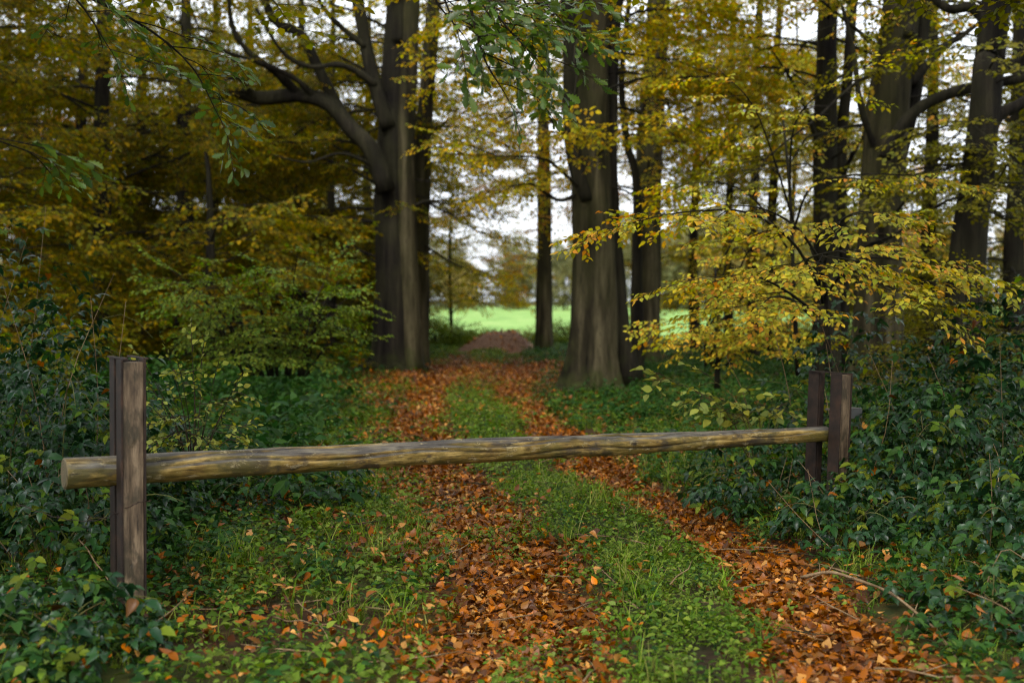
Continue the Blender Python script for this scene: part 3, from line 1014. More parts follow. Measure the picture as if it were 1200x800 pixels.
TRI_DARK = [trifoliate('leaf_bramble', i) for i in range(4)]
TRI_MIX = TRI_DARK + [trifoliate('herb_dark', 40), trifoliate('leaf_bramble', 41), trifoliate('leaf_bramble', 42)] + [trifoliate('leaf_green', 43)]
TRI_PALE = [trifoliate('leaf_pale', 10 + i) for i in range(3)]
TRI_HERB = [trifoliate('herb_dark', 20 + i) for i in range(3)]
DRY = [new_mesh('fallen_leaf', *leaf_geo([.24, .34, .3, .15], f, c, t), [M['litter']]) for f, c, t in
       ((.5, .3, .3), (-.2, -.3, -.4), (.9, .5, .1), (.2, .1, .5), (-.4, .35, .2))]
DRY += [new_mesh('fallen_oak_leaf', *leaf_geo(OAK_W, f, c, t, OAK_T), [M['litter']]) for f, c, t in ((.5, .3, .3), (-.3, -.2, -.4))]


def expand(sp, sd_, rng, tpl, sscale):
    """sprays to single leaves"""
    n = len(sp)
    ups = np.stack([rng.normal(0, .22, n), rng.normal(0, .22, n), np.ones(n)], 1)
    R = frames(sd_, ups)
    pos, RR, sz, tw = [], [], [], MB()
    for i in range(n):
        t = tpl[int(rng.integers(0, len(tpl)))]
        s = sscale * rng.uniform(.8, 1.15)
        pos.append((t.pos * s) @ R[i].T + sp[i])
        RR.append(np.einsum('ij,njk->nik', R[i], t.R))
        sz.append(t.sc * s)
        tw.add((np.concatenate(t.mb.v) * s) @ R[i].T + sp[i], t.mb.f)
    return np.concatenate(pos), np.concatenate(RR), np.concatenate(sz), tw


def leafy_plant(seed, name, label, cat, base, paths, leaves, leaf_scale=1.0, stem_mat='bark_dark', r=.015, sub=.45, gap=.2, spr=.28,
                sscale=.8, tpl=None, group=None, part='leaf', n_parts=300, stems=(), start=.25):
    """paths: boughs as lists of points; leaves placed one by one"""
    rng = np.random.default_rng(seed)
    off = np.array([base[0], base[1], float(ground_z(base[0], base[1]))]) if len(base) == 2 else np.array(base)
    root = thing(name, off, label, cat, group)
    SP, SD = [], []
    for st, rr in stems:
        mb = MB(); q = spline(st, 14)
        mb.tube(q, rr * (1 - .6 * np.linspace(0, 1, 14)), 8)
        mb.build('stem', M[stem_mat], root, off)
    for pth in paths:
        rr = r
        mb, a, b = bough(rng, None, 0, 0, path=pth, r0=rr, sub_len=sub, sub_gap=gap, spr=spr, start=start)
        SP.append(a); SD.append(b)
        mb.build('branch', M[stem_mat], root, off)
    pos, R, sz, tw = expand(np.concatenate(SP), np.concatenate(SD), rng, tpl or TPL, sscale)
    o = tw.build('twigs', M['twig'], root, off); o['kind'] = 'stuff'
    leaves_out(root, part, 'foliage', leaves, pos, R, sz * leaf_scale, rng.integers(0, len(leaves), len(pos)), n_parts, off)
    return root


def build_near():
    # yellow-green young beech behind the right post
    B = np.array([2.70, 10.0, 0.1])
    pp = lambda pts: [P(x, y, d) for (x, y, d) in pts]
    leafy_plant(301, 'young_beech', 'bright young beech spreading yellow and orange leaf layers above the right post', 'young tree', (B[0], B[1]),
                [pp(((962, 340, 10), (930, 285, 9.7), (880, 250, 9.4), (820, 247, 9.2), (765, 255, 9.0), (722, 268, 8.9))),
                 pp(((964, 310, 10), (935, 268, 9.8), (895, 245, 9.6), (850, 240, 9.5))),
                 pp(((966, 310, 10), (980, 265, 9.7), (1010, 248, 9.4), (1048, 258, 9.2))),
                 pp(((964, 350, 10), (1000, 308, 9.4), (1050, 302, 9.0), (1090, 312, 8.8), (1112, 318, 8.7))),
                 pp(((964, 355, 10), (962, 318, 9.4), (1000, 318, 8.8), (1050, 340, 8.5), (1088, 362, 8.4))),
                 pp(((960, 370, 10), (920, 340, 9.4), (880, 322, 9.0), (845, 325, 8.8))),
                 pp(((960, 380, 10), (930, 352, 9.3), (905, 348, 8.9), (890, 360, 8.7))),
                 pp(((966, 330, 10), (945, 308, 9.0), (962, 298, 8.6), (1000, 292, 8.3)))],
                LV_LIME, 1.08, stems=[(pp(((972, 440, 10), (970, 400, 10), (966, 330, 10), (950, 290, 10))) , .035)], sub=.5, gap=.17, spr=.2, sscale=.72)
    # upper light sprays, same kind of leaf
    leafy_plant(302, 'young_beech', 'tall young beech with thin orange-tipped sprays in front of the twin trunk', 'young tree', tuple(P(935, 440, 13)[:2]),
                [pp(((930, 260, 13), (905, 180, 12.5), (880, 120, 12), (840, 80, 11.6))),
                 pp(((930, 270, 13), (950, 220, 12.2), (1000, 205, 11.6), (1060, 205, 11.2), (1090, 208, 11))),
                 pp(((930, 290, 13), (960, 280, 12.2), (1010, 275, 11.6), (1040, 285, 11.3))),
                 pp(((925, 230, 13), (930, 150, 12.6), (960, 110, 12.2), (1005, 85, 12))),
                 pp(((928, 300, 13), (890, 240, 12.5), (850, 215, 12.2), (800, 215, 12)))],
                LV_LIME, 1.0, stems=[(pp(((935, 440, 13), (930, 330, 13), (926, 230, 13), (918, 140, 13))), .03)], sub=.5, gap=.25, spr=.26, sscale=.75)
    # greener mass at its left
    paths = []
    rng = np.random.default_rng(5)
    for i in range(22):
        x1, y1 = rng.uniform(778, 940), rng.uniform(278, 412)
        paths.append(pp(((840 + rng.uniform(-20, 20), min(430, y1 + 40), 14.5), ((840 + x1) / 2, y1 + 5 - rng.uniform(0, 25), 14), (x1, y1, rng.uniform(12.3, 14.2)))))
    leafy_plant(303, 'young_beech', 'broad yellow-green sapling hiding the foot of the pale beech trunk', 'young tree', tuple(P(840, 452, 14.5)[:2]),
                paths, LV_LIME, 1.0, stems=[(pp(((840, 455, 14.5), (842, 390, 14.5), (838, 310, 14.5))), .04)], sub=.6, gap=.3, spr=.3, sscale=.85)
    # broad green bush left of the track
    paths = []
    for i in range(30):
        x1, y1 = rng.uniform(195, 415), 0
        y1 = rng.uniform(296 + 0.0012 * (x1 - 335) ** 2, 440)
        xs = 330 + (x1 - 330) * .35
        paths.append(pp(((xs, 440, 15.5), ((xs + x1) / 2, (440 + y1) / 2 - 20, 15), (x1, y1, rng.uniform(13.2, 16)))))
    leafy_plant(304, 'green_bush', 'broad mid-green bush with layered leaves left of the track below the forked beech', 'bush', tuple(P(330, 452, 15.5)[:2]),
                paths, LV_GREEN, 1.0, sub=.5, gap=.26, spr=.28, sscale=.8, r=.018)
    # olive bush behind the right brambles
    paths = []
    for i in range(30):
        x1 = rng.uniform(1045, 1240)
        y1 = rng.uniform(330, 440)
        xs = 1140 + (x1 - 1140) * .4
        paths.append(pp(((xs, 450, 12.5), ((xs + x1) / 2, (450 + y1) / 2 - 15, 12.2), (x1, y1, rng.uniform(11.3, 13)))))
    leafy_plant(305, 'olive_bush', 'dull olive bush behind the right brambles, below the black oak', 'bush', tuple(P(1140, 450, 12.5)[:2]),
                paths, LV_MOSS, .8, sub=.6, gap=.25, spr=.28, sscale=.75, r=.014)
    # shrub beside the left post
    paths = []
    for (x1, y1) in ((178, 440), (200, 425), (225, 412), (250, 450), (268, 470), (240, 490), (205, 470), (285, 500), (190, 490), (212, 440), (236, 428), (262, 488), (185, 465), (228, 462), (275, 452), (215, 500)):
        paths.append(pp(((225, 560, 6.9), ((225 + x1) / 2 + 3, (545 + y1) / 2, 6.8), (x1, y1, 6.7 + rng.uniform(-.2, .3)))))
    leafy_plant(306, 'small_shrub', 'small yellow-green shrub with thin bare stems right of the left post', 'shrub', tuple(P(225, 560, 6.9)[:2]),
                paths, LV_PALE, 1.0, stem_mat='twig', sub=.16, gap=.2, spr=.2, sscale=.75, tpl=SHRT, r=.005, start=.35)
    # pale sprig above the log, left of the right post
    paths = []
    for (x1, y1) in ((778, 440), (800, 452), (830, 440), (850, 470), (880, 462), (905, 468), (935, 455), (920, 480), (860, 485)):
        paths.append(pp(((890, 560, 9.2), ((890 + x1) / 2 + 5, (530 + y1) / 2 - 10, 9.0), (x1, y1, 8.8 + rng.uniform(-.15, .3)))))
    leafy_plant(307, 'raspberry_shrub', 'pale green leafy sprigs arching above the thin end of the log', 'shrub', tuple(P(890, 560, 9.2)[:2]),
                paths, LV_PALE, 1.0, stem_mat='cane', sub=.2, gap=.22, spr=.22, sscale=.85, tpl=RASP, r=.006, start=.4)


build_near()


# ------------------------------------------------------------------ oak beside the camera whose boughs hang into view, and added shade oaks
def build_oaks():
    pp = lambda pts: [P(x, y, d) for (x, y, d) in pts]
    leafy_plant(401, 'oak_tree', 'oak standing at the left beside the viewer, its green lobed boughs hanging in from above', 'tree', (-4.3, 3.6),
                [pp(((250, -420, 4.8), (382, -220, 5.4), (512, -70, 5.8), (562, 0, 5.9), (592, 50, 5.9))),
                 pp(((362, -260, 5.2), (542, -100, 5.7), (607, -10, 5.8), (634, 40, 5.8))),
                 pp(((382, -240, 5.3), (482, -90, 5.6), (517, -10, 5.7), (534, 35, 5.7))),
                 pp(((432, -160, 5.5), (522, -70, 5.7), (562, -15, 5.8), (592, 30, 5.8), (630, 70, 5.75))),
                 pp(((442, -150, 5.4), (532, -50, 5.6), (554, 20, 5.7), (568, 70, 5.7), (592, 110, 5.7))),
                 pp(((432, -140, 5.3), (482, -60, 5.5), (510, 0, 5.6), (542, 40, 5.6))),
                 pp(((482, -120, 5.7), (582, -60, 5.8), (622, -15, 5.9), (654, 20, 5.9))),
                 pp(((-160, -160, 5.6), (20, -60, 6.0), (90, 0, 6.4), (130, 60, 6.6))),
                 pp(((-200, -150, 5.6), (0, -50, 6.2), (150, 20, 6.8), (222, 75, 7.0), (258, 140, 7.1))),
                 pp(((-300, 20, 4.6), (-140, 100, 5.0), (-40, 150, 5.2), (40, 180, 5.4)))],
                LV_OAK, .85, sub=.5, gap=.14, spr=.2, sscale=.8, tpl=OAKT, r=.013, start=.5,
                stems=[([(-4.3, 3.6, -.1), (-4.2, 3.7, 2), (-4.0, 3.8, 4.5), (-3.7, 4.2, 6)], .3),
                       ([(-4.1, 3.8, 3.2), (-2.8, 4.4, 3.9), (-1.6, 5.0, 4.3), (-.8, 5.3, 4.0)], .09),
                       ([(-4.1, 3.8, 2.2), (-3.2, 4.0, 2.5), (-2.6, 4.2, 2.6)], .07)])
    # two oaks added out of view, their crowns thickened to darken the verges
    for sd_, x, y, L, lb in ((402, -5.2, 6.4, 4.6, 'unseen oak added beyond the left edge of the picture to shade the verge'), (403, 5.5, 6.0, 4.7, 'unseen oak added beyond the right edge of the picture to shade the brambles')):
        rng = np.random.default_rng(sd_)
        off = np.array([x, y, 0.0])
        root = thing('oak_tree', off, lb, 'tree')
        sp = spline([(x, y, -.1), (x + .1, y, 3), (x, y + .2, 8)], 24)
        trunk_obj(rng, sp, np.linspace(.32, .1, 24), root, off, M['bark_dark'], .4)
        A, B = [], []
        for i in range(88):
            h = rng.uniform(3.4, 8.5)
            az = rng.uniform(0, 6.28)
            mb, a, b = bough(rng, np.array([x, y, h]), az, L * rng.uniform(.6, 1.1), .35, .25, .05, .5, 1.1, .2, .4)
            mb.build('branch', M['bark_dark'], root, off)
            A.append(a); B.append(b)
        A, B = np.concatenate(A), np.concatenate(B)
        n = len(A)
        R = frames(B, np.stack([rng.normal(0, .3, n), rng.normal(0, .3, n), np.ones(n)], 1))
        scatter('foliage', spray_meshes('leaf_moss'), A, R, rng.uniform(1, 1.5, n), rng.integers(0, 5, n), root, off)


build_oaks()


# ------------------------------------------------------------------ brambles
def bramble(seed, label, c, rx, ry, H, n, leaf=.11, meshes=None, n_parts=300, canes=9, name='bramble_bush', group='bramble thickets beside the barrier'):
    rng = np.random.default_rng(seed)
    meshes = meshes or TRI_MIX
    n = int(n * .8)
    z0 = float(ground_z(c[0], c[1]))
    off = np.array([c[0], c[1], z0])
    root = thing(name, off, label, 'bramble', group)
    a = rng.random(n) * 6.283
    rr = np.sqrt(rng.random(n)) * 1.05
    X, Y = np.cos(a) * rr, np.sin(a) * rr
    env = np.sqrt(np.clip(1.12 - rr ** 2, 0.02, 2)) * (0.40 + 0.75 * vnoise(c[0] + X * rx * 2.6 + 50, c[1] + Y * ry * 2.6) + .45 * vnoise(c[0] * 3 + X * rx * 8 + 50, c[1] + Y * ry * 8))
    u = 1 - rng.random(n) ** 1.6 * 0.75
    pos = np.stack([c[0] + X * rx, c[1] + Y * ry, z0 + H * env * u + .02], 1)
    az = a + rng.normal(0, 1.1, n)
    D = np.stack([np.cos(az), np.sin(az), rng.normal(-.25, .3, n)], 1)
    U = np.stack([X * .5 + rng.normal(0, .5, n), Y * .5 + rng.normal(0, .5, n), np.ones(n)], 1)
    R = frames(D, U)
    s = leaf * rng.uniform(.45, 1.3, n)
    for i in range(canes):
        aa = rng.random() * 6.283
        q0 = off + np.array([rng.normal(0, .2 * rx), rng.normal(0, .2 * ry), 0])
        e = np.array([math.cos(aa) * rx * rng.uniform(.6, 1.25), math.sin(aa) * ry * rng.uniform(.6, 1.25), 0])
        h = H * rng.uniform(.8, 1.15)
        t = np.linspace(0, 1, 9)
        pts = q0 + e * t[:, None] + np.array([0, 0, 1]) * (h * 4 * .28 * (t * (1.75 - t * 1.2)))[:, None]
        mb = MB(); mb.tube(pts, .006 * (1 - .7 * t), 5, cap=False)
        mb.build('cane', M['cane'], root, off)
    for i in range(5):
        aa = rng.random() * 6.283
        q0 = off + np.array([rng.normal(0, .4 * rx), rng.normal(0, .4 * ry), 0])
        q1 = q0 + np.array([math.cos(aa) * rng.uniform(.15, .5), math.sin(aa) * rng.uniform(.15, .5), H * rng.uniform(.9, 1.35)])
        mb = MB(); mb.tube(spline([q0, (q0 + q1) / 2 + rng.normal(0, .05, 3), q1], 7), np.linspace(.004, .0015, 7), 4, cap=False)
        mb.build('dead_stem', M['dry_twig'], root, off)
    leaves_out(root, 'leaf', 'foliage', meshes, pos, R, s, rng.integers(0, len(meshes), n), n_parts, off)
    top = np.argsort(-u)[:14]
    for i in top[:int(5 + 4 * H)]:
        o = bpy.data.objects.new('withered_leaf', DRY[int(rng.integers(0, 5))]); COL.objects.link(o); o.parent = root
        o.location = pos[i] - off + [0, 0, .015]; o.scale = (rng.uniform(.06, .085),) * 3
        o.rotation_euler = (rng.normal(0, .5), rng.normal(0, .5), rng.random() * 6.28)
    return root


def build_brambles():
    for i, (c, rx, ry, H, n, lb) in enumerate((
            ((3.2, 8.0), .85, .7, .95, 1500, 'glossy dark bramble mound right against the right post'),
            ((4.0, 8.6), 1.1, .9, 1.35, 1700, 'tallest dark bramble mound at the right edge of the picture'),
            ((2.25, 7.4), .45, .45, .45, 520, 'low dark bramble clump in front of the right post'),
            ((3.1, 6.6), .7, .6, .58, 850, 'dark bramble clump at the right edge below the tall mound'),
            ((2.9, 9.4), .9, .7, 1.05, 1000, 'bramble mound just behind the right post and young beech stem'),
            ((2.35, 5.4), .4, .45, .26, 220, 'low dark bramble patch in the lower right corner'),
            ((1.95, 8.6), .6, .55, .4, 500, 'thin bramble patch under the thin end of the log'),
            ((-2.95, 7.6), .8, .7, 1.25, 1500, 'dark bluish bramble mound left of the left post'),
            ((-4.0, 8.9), 1.1, .9, 1.7, 1500, 'tall dark bramble mound at the left edge of the picture'),
            ((-2.6, 6.4), .6, .5, .5, 650, 'bramble clump under the butt end of the log'),
            ((-2.0, 4.85), .5, .4, .24, 420, 'low bramble patch around the foot of the left post'),
            ((-1.9, 8.7), .8, .6, .38, 380, 'bramble patch behind the small yellow-green shrub'))):
        bramble(500 + i, lb, c, rx, ry, H, n)


build_brambles()


# ================================================================== THE BARRIER
def wood_mat(name, cols, axis_scale, dark=(0.03, 0.024, 0.02), topdark=False):
    m, n, out = mat(name)
    co = coord(n)
    v = mapping(n, co, axis_scale)
    f = noise(n, 30, v, 7, .7)
    f2 = noise(n, 70, v, 5, .65)
    fm = noise(n, 11, mapping(n, co, tuple(.3 if a < .5 else 1 for a in axis_scale)), 6, .7)
    blot = noise(n, 7, mapping(n, co, tuple(.5 if a < .5 else 1 for a in axis_scale)), 6, .65)
    c = ramp(n, cols, math_node(n, 'ADD', math_node(n, 'MULTIPLY', f, .6), math_node(n, 'MULTIPLY', fm, .4)), pos=[.40, .49, .58])
    c = mixc(n, math_node(n, 'MULTIPLY', ramp(n, [(0, 0, 0), (1, 1, 1)], blot, pos=[.52, .60]), .85), c, dark)
    h = math_node(n, 'ADD', f, math_node(n, 'MULTIPLY', f2, .7))
    if topdark:      # the upper side has weathered grey; peeled pale flakes and moss below
        c = mixc(n, math_node(n, 'MULTIPLY', ramp(n, [(0, 0, 0), (1, 1, 1)], noise(n, 4, co, 5, .6), pos=[.46, .60]), .5), c, (0.09, 0.08, 0.015))
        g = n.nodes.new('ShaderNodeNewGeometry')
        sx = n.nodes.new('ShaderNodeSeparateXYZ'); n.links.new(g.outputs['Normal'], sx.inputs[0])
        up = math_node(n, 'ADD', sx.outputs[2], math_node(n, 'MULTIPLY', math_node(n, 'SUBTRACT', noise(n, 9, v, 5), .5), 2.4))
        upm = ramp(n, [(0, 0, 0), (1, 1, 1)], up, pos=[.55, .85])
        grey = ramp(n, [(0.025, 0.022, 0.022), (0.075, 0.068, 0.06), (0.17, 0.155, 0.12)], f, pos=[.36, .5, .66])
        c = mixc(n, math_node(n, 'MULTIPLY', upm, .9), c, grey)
        fl = ramp(n, [(0, 0, 0), (1, 1, 1)], noise(n, 24, mapping(n, co, (.45, 1, 1)), 5, .7), pos=[.58, .64])
        c = mixc(n, math_node(n, 'MULTIPLY', fl, .6), c, (0.36, 0.29, 0.15))
        h = math_node(n, 'ADD', h, math_node(n, 'MULTIPLY', fl, .5))
    if topdark:      # knots and drying cracks are dark wood
        mk = n.nodes.new('ShaderNodeAttribute'); mk.attribute_name = 'mark'
        c = mixc(n, math_node(n, 'MULTIPLY', mk.outputs['Fac'], .9), c, (0.018, 0.013, 0.008))
    cr = ramp(n, [(1, 1, 1), (0, 0, 0)], f2, pos=[.33, .42])
    c = mixc(n, math_node(n, 'MULTIPLY', cr, .85), c, (0.012, 0.009, 0.006))
    principled(n, out, c, .55, .25, bump(n, h, .8, .008))
    return m


def build_barrier():
    A, Bq = P(76, 557, 5.45), P(966, 506, 8.22)
    ax = (Bq - A) / np.linalg.norm(Bq - A)
    ux = np.array([ax[0], ax[1], 0]); ux /= np.linalg.norm(ux)
    vx = np.array([-ux[1], ux[0], 0])
    L = float(np.linalg.norm(Bq - A))
    # the log is built along its own x axis so its grain follows it
    wl = wood_mat('weathered_log', [(0.035, 0.022, 0.006), (0.165, 0.102, 0.022), (0.38, 0.26, 0.08)], (.09, 1, 1), topdark=True)
    root = thing('barrier_log', A, 'long weathered log lying across the track between the two posts', 'log')
    root.rotation_euler = Vector(ax).to_track_quat('X', 'Z').to_euler()
    n, ns = 360, 60
    t = np.linspace(0, 1, n)
    th = np.arange(ns) * 2 * math.pi / ns
    rad = np.interp(t, [0, .5, 1], [.0745, .068, .056])
    R = rad[:, None] * (1 + .03 * (vnoise(t[:, None] * 24, th[None] * 0 + 2) - .5) * 2 + .05 * (vnoise(t[:, None] * 9 + 40, np.cos(th)[None] * 1.6 + 9) - .5) * 2
                        + .035 * (vnoise(t[:, None] * 14, th[None] * 9 / 6.283 * 1.0 + 17) - .5) * 2)
    rng = np.random.default_rng(9)
    mark = np.zeros_like(R)
    for k in range(34):                                  # knots
        tk, ak = rng.random(), rng.random() * 6.283
        dt, da = (t[:, None] - tk) * L / .028, (np.angle(np.exp(1j * (th[None] - ak)))) * .07 / .024
        R = R + rng.uniform(.003, .011) * np.exp(-(dt ** 2 + da ** 2))
        mark = mark + rng.uniform(.3, 1) * np.exp(-(dt ** 2 + da ** 2) * 2.2)
    R = R * (1 + .03 * (vnoise(t[:, None] * 30 + 7, th[None] * 60 / 6.283) - .5) + .02 * (vnoise(t[:, None] * 80 + 3, th[None] * 40 / 6.283) - .5))
    for tk, ln, ak, dp in ((.62, .13, 2.05, .016), (.30, .16, 1.7, .014), (.80, .1, 1.9, .015), (.12, .08, 2.3, .014), (.47, .08, 2.5, .012), (.38, .1, 3.0, .01), (.7, .12, 3.3, .01), (.2, .12, 2.9, .01), (.55, .06, 3.5, .01), (.9, .06, 2.8, .01)):   # drying cracks
        da = np.angle(np.exp(1j * (th[None] - ak - .25 * np.sin(t[:, None] * 30))))
        ck = np.exp(-(da / .08) ** 2) * np.exp(-((t[:, None] - tk) / ln) ** 6)
        R = R - dp * ck
        mark = mark + ck ** 2
    yc = .012 * np.sin(t * 5) ; zc = .012 * np.sin(t * 3.6 + 1)
    V = np.stack([np.repeat((t * L)[:, None], ns, 1), yc[:, None] + R * np.cos(th), zc[:, None] + R * np.sin(th)], -1).reshape(-1, 3)
    fc = []
    for i in range(n - 1):
        for j in range(ns):
            k = (j + 1) % ns
            fc.append((i * ns + j, (i + 1) * ns + j, (i + 1) * ns + k, i * ns + k))
    bm_ = new_mesh('bark_surface', V, fc, [wl])
    at_ = bm_.attributes.new('mark', 'FLOAT', 'POINT')
    at_.data.foreach_set('value', np.clip(mark, 0, 1).astype(np.float32).ravel())
    link('bark_surface', bm_, root)
    # sawn ends
    m, nn, out = mat('sawn_end')
    wv = nn.nodes.new('ShaderNodeTexWave'); wv.wave_type = 'RINGS'; wv.rings_direction = 'X'
    wv.inputs['Scale'].default_value = 22; wv.inputs['Distortion'].default_value = 1.5
    nn.links.new(coord(nn), wv.inputs['Vector'])
    c = ramp(nn, [(0.08, 0.055, 0.025), (0.22, 0.16, 0.08)], wv.outputs['Fac'])
    principled(nn, out, mixc(nn, noise(nn, 9, coord(nn), 4), c, (0.04, 0.04, 0.02)), .7, .3)
    for i, s in ((0, -1), (n - 1, 1)):
        ring = V[i * ns:(i + 1) * ns]
        cen = ring.mean(0)
        vv = np.vstack([ring, ring * .88 + cen * .12 + [s * .006, 0, 0], [cen + [s * .006, 0, 0]]])
        ff = []
        for j in range(ns):
            k = (j + 1) % ns
            q = [(j, k, ns + k, ns + j), (ns + j, ns + k, 2 * ns)]
            ff += q if s < 0 else [f[::-1] for f in q]
        link('sawn_end', new_mesh('sawn_end', vv, ff, [m], False), root)

    wood = wood_mat('post_timber', [(0.045, 0.03, 0.018), (0.11, 0.075, 0.044), (0.19, 0.135, 0.08)], (1, 1, .1), dark=(0.035, 0.028, 0.016))
    m, nn, out = mat('rusty_steel')
    co = coord(nn)
    f = noise(nn, 9, co, 6, .65)
    c = ramp(nn, [(0.008, 0.006, 0.005), (0.022, 0.014, 0.010), (0.055, 0.027, 0.015)], f, pos=[.3, .52, .75])
    principled(nn, out, c, .65, .2, bump(nn, noise(nn, 60, co, 3), .4, .003))
    steel = m
    m, nn, out = mat('grey_plate')
    c = ramp(nn, [(0.05, 0.05, 0.048), (0.13, 0.13, 0.125)], noise(nn, 12, coord(nn), 5))
    principled(nn, out, c, .5, .4)
    plate = m

    def on_log(px):
        a = (px - 600) / F
        # depth where the log axis crosses this column
        s = (a * A[1] - A[0]) / (ax[0] - a * ax[1])
        return A + ax * s
    for (px, ztop, lb, fo, bo, lean, zb) in ((143, 1.315, 'barrier post with pale timber face between rusty steel channels at the log\'s thick end', .125, .13, (.012, -.01), -.3),
                                             (967, 1.08, 'barrier post half sunk in brambles at the log\'s thin end, grey bracket on its side', .12, .115, (.03, 0), -.3)):
        c = on_log(px)
        gz = float(ground_z(c[0], c[1]))
        base = np.array([c[0], c[1], gz])
        root = thing('barrier_post', base, lb, 'post')
        h = ztop - gz
        az = np.array([lean[0], lean[1], 1.0]); az /= np.linalg.norm(az)
        fc_ = -vx * fo                                     # front member, nearer the camera
        def member(cen, name, hx, hy, mtl, z0=-.35, z1=h, bev=.004):
            mb = MB()
            nseg = 1
            mb.box(cen + az * ((z0 + z1) / 2), hx, hy, (z1 - z0) / 2, ux, vx, az, bev)
            return mb.build(name, mtl, root, None, smooth=False)
        # timber with a checked, slightly uneven face
        mb = MB()
        hx, hy = .047, .042
        zz = np.linspace(-.35, h - .012, 40)
        prof = [(-hx, -hy), (-hx * .5, -hy), (0, -hy), (hx * .5, -hy), (hx, -hy), (hx, hy), (-hx, hy)]
        VV = []
        for z in zz:
            for j, (x, y) in enumerate(prof):
                d = 0
                if 0 < j < 4:
                    d = .004 * (vnoise(z * 7 + px, j * 3.3) - .3) - (.006 if j == 2 and vnoise(z * 4 + 7, px) > .5 else 0)
                edge = .003 * (vnoise(z * 12, j * 5 + px) - .5)
                VV.append(fc_ + ux * (x + edge) + vx * (y - d) + az * z)
        k = len(prof)
        ff = [(i * k + j, i * k + (j + 1) % k, (i + 1) * k + (j + 1) % k, (i + 1) * k + j) for i in range(39) for j in range(k)]
        ff.append(tuple(range(39 * k, 40 * k)))
        mb.add(VV, ff)
        mb.build('timber', wood, root, None, smooth=False)
        for nm, cen in (('steel_channel', fc_), ('steel_channel', vx * bo)):
            mb = MB()
            fr = cen is fc_
            for s in (-1, 1):
                mb.box(cen + ux * s * (.054 if fr else .028) + az * ((h - .35) / 2), .005, .05, (h + .35) / 2, ux, vx, az, .0015)
            mb.box(cen + vx * (.0525 if nm and cen is fc_ else -.0525) + az * ((h - .35) / 2 - .002), .048 if fr else .0225, .004, (h + .35) / 2 - .002, ux, vx, az, .001)
            mb.build(nm, steel, root, None, smooth=False)
        for s in (-1, 1) if px < 500 else (-1,):
            mb = MB()
            mb.box(ux * s * .0625 * (.55 if s < 0 else 1) + vx * ((bo - fo) / 2) + az * (h + .0045), .012, (fo + bo) / 2 + .035, .004, ux, vx, az, .001)
            mb.build('top_strap', steel, root, None, smooth=False)
        if px > 500:
            mb = MB()
            mb.box(ux * .19 + vx * .02 + az * (h - .275), .13, .06, .006, ux, vx, az, .002)
            mb.box(ux * .19 + vx * -.0385 + az * (h - .312), .13, .004, .03, ux, vx, az, .001)
            mb.build('bracket', plate, root, None, smooth=False)
    # a strand of wire round the left post, running into the brambles
    mb = MB()
    q = spline([P(178, 586, 5.5), P(165, 588, 5.42), P(150, 594, 5.42), P(125, 606, 5.5), P(95, 610, 5.55), P(60, 604, 5.6), P(20, 590, 5.7)], 40)
    q[:, 2] += .004 * np.sin(np.arange(40) * 1.9)
    mb.tube(q, .0022, 5)
    for i in range(3, 40, 7):
        d = np.random.default_rng(i).normal(0, .014, 3)
        mb.tube([q[i] - d, q[i] + d], .0016, 4)
    o = mb.build('wire_strand', steel)
    tag(o, 'rusty strand of barbed wire twisted across the left post into the brambles', 'wire')
    # leaf resting on the log
    o = bpy.data.objects.new('fallen_leaf', DRY[3]); COL.objects.link(o)
    pl = on_log(678)
    o.location = pl + np.array([0, 0, .068]); o.scale = (.075,) * 3; o.rotation_euler = (.15, .25, 2.6)
    tag(o, 'single tan leaf lying on top of the log', 'leaf')


build_barrier()


# ================================================================== GROUND COVER
def herb_mesh(seed, key, nl, hgt, leaf, wide=.35, spread=.09):
    r = np.random.default_rng(seed)
    V, Fc, n = [], [], 0
    for i in range(nl):
        lv, lf = leaf_geo([wide * .7, wide * .8, wide * .4], .35, .3, r.normal(0, .4))
        a = r.random() * 6.283
        z = hgt * r.uniform(.25, 1)
        p = np.array([math.cos(a), math.sin(a), 0]) * spread * r.random() + [0, 0, z]
        d = np.array([[math.cos(a + r.normal(0, .7)), math.sin(a + r.normal(0, .7)), r.normal(.05, .35)]])
        Rr = frames(d, np.array([[r.normal(0, .35), r.normal(0, .35), 1.0]]))[0]
        q = (lv * leaf * r.uniform(.6, 1.3)) @ Rr.T + p
        V.append(q); Fc += [tuple(k + n for k in f) for f in lf]; n += len(q)
        if i % 3 == 0:
            V.append(np.array([[p[0] * .2, p[1] * .2 - .002, -.03], [p[0] * .2, p[1] * .2 + .002, -.03], p])); Fc.append((n, n + 1, n + 2)); n += 3
    return new_mesh('herb', np.concatenate(V), Fc, [M[key]])


def grass_mesh(seed, nb, L, w=.0035):
    r = np.random.default_rng(seed)
    V, Fc, n = [], [], 0
    for i in range(nb):
        a = r.random() * 6.283
        l = L * r.uniform(.5, 1.2)
        lean = r.uniform(.25, 1.1)
        t = np.linspace(0, 1, 5)
        o = np.array([r.normal(0, .025), r.normal(0, .025), -.02])
        h = np.array([math.cos(a), math.sin(a), 0]); sdv = np.array([-h[1], h[0], 0])
        pts = o + h * (l * lean * t ** 1.6 * .75)[:, None] + np.array([0, 0, 1]) * (l * (t - .45 * lean * t ** 2.2))[:, None]
        ww = w * (1 - t ** 2 * .95)
        V.append(np.stack([pts - sdv * ww[:, None], pts + sdv * ww[:, None]], 1).reshape(-1, 3))
        Fc += [(n + 2 * k, n + 2 * k + 1, n + 2 * k + 3, n + 2 * k + 2) for k in range(4)]
        n += 10
    return new_mesh('grass_tuft', np.concatenate(V), Fc, [M['grass']])


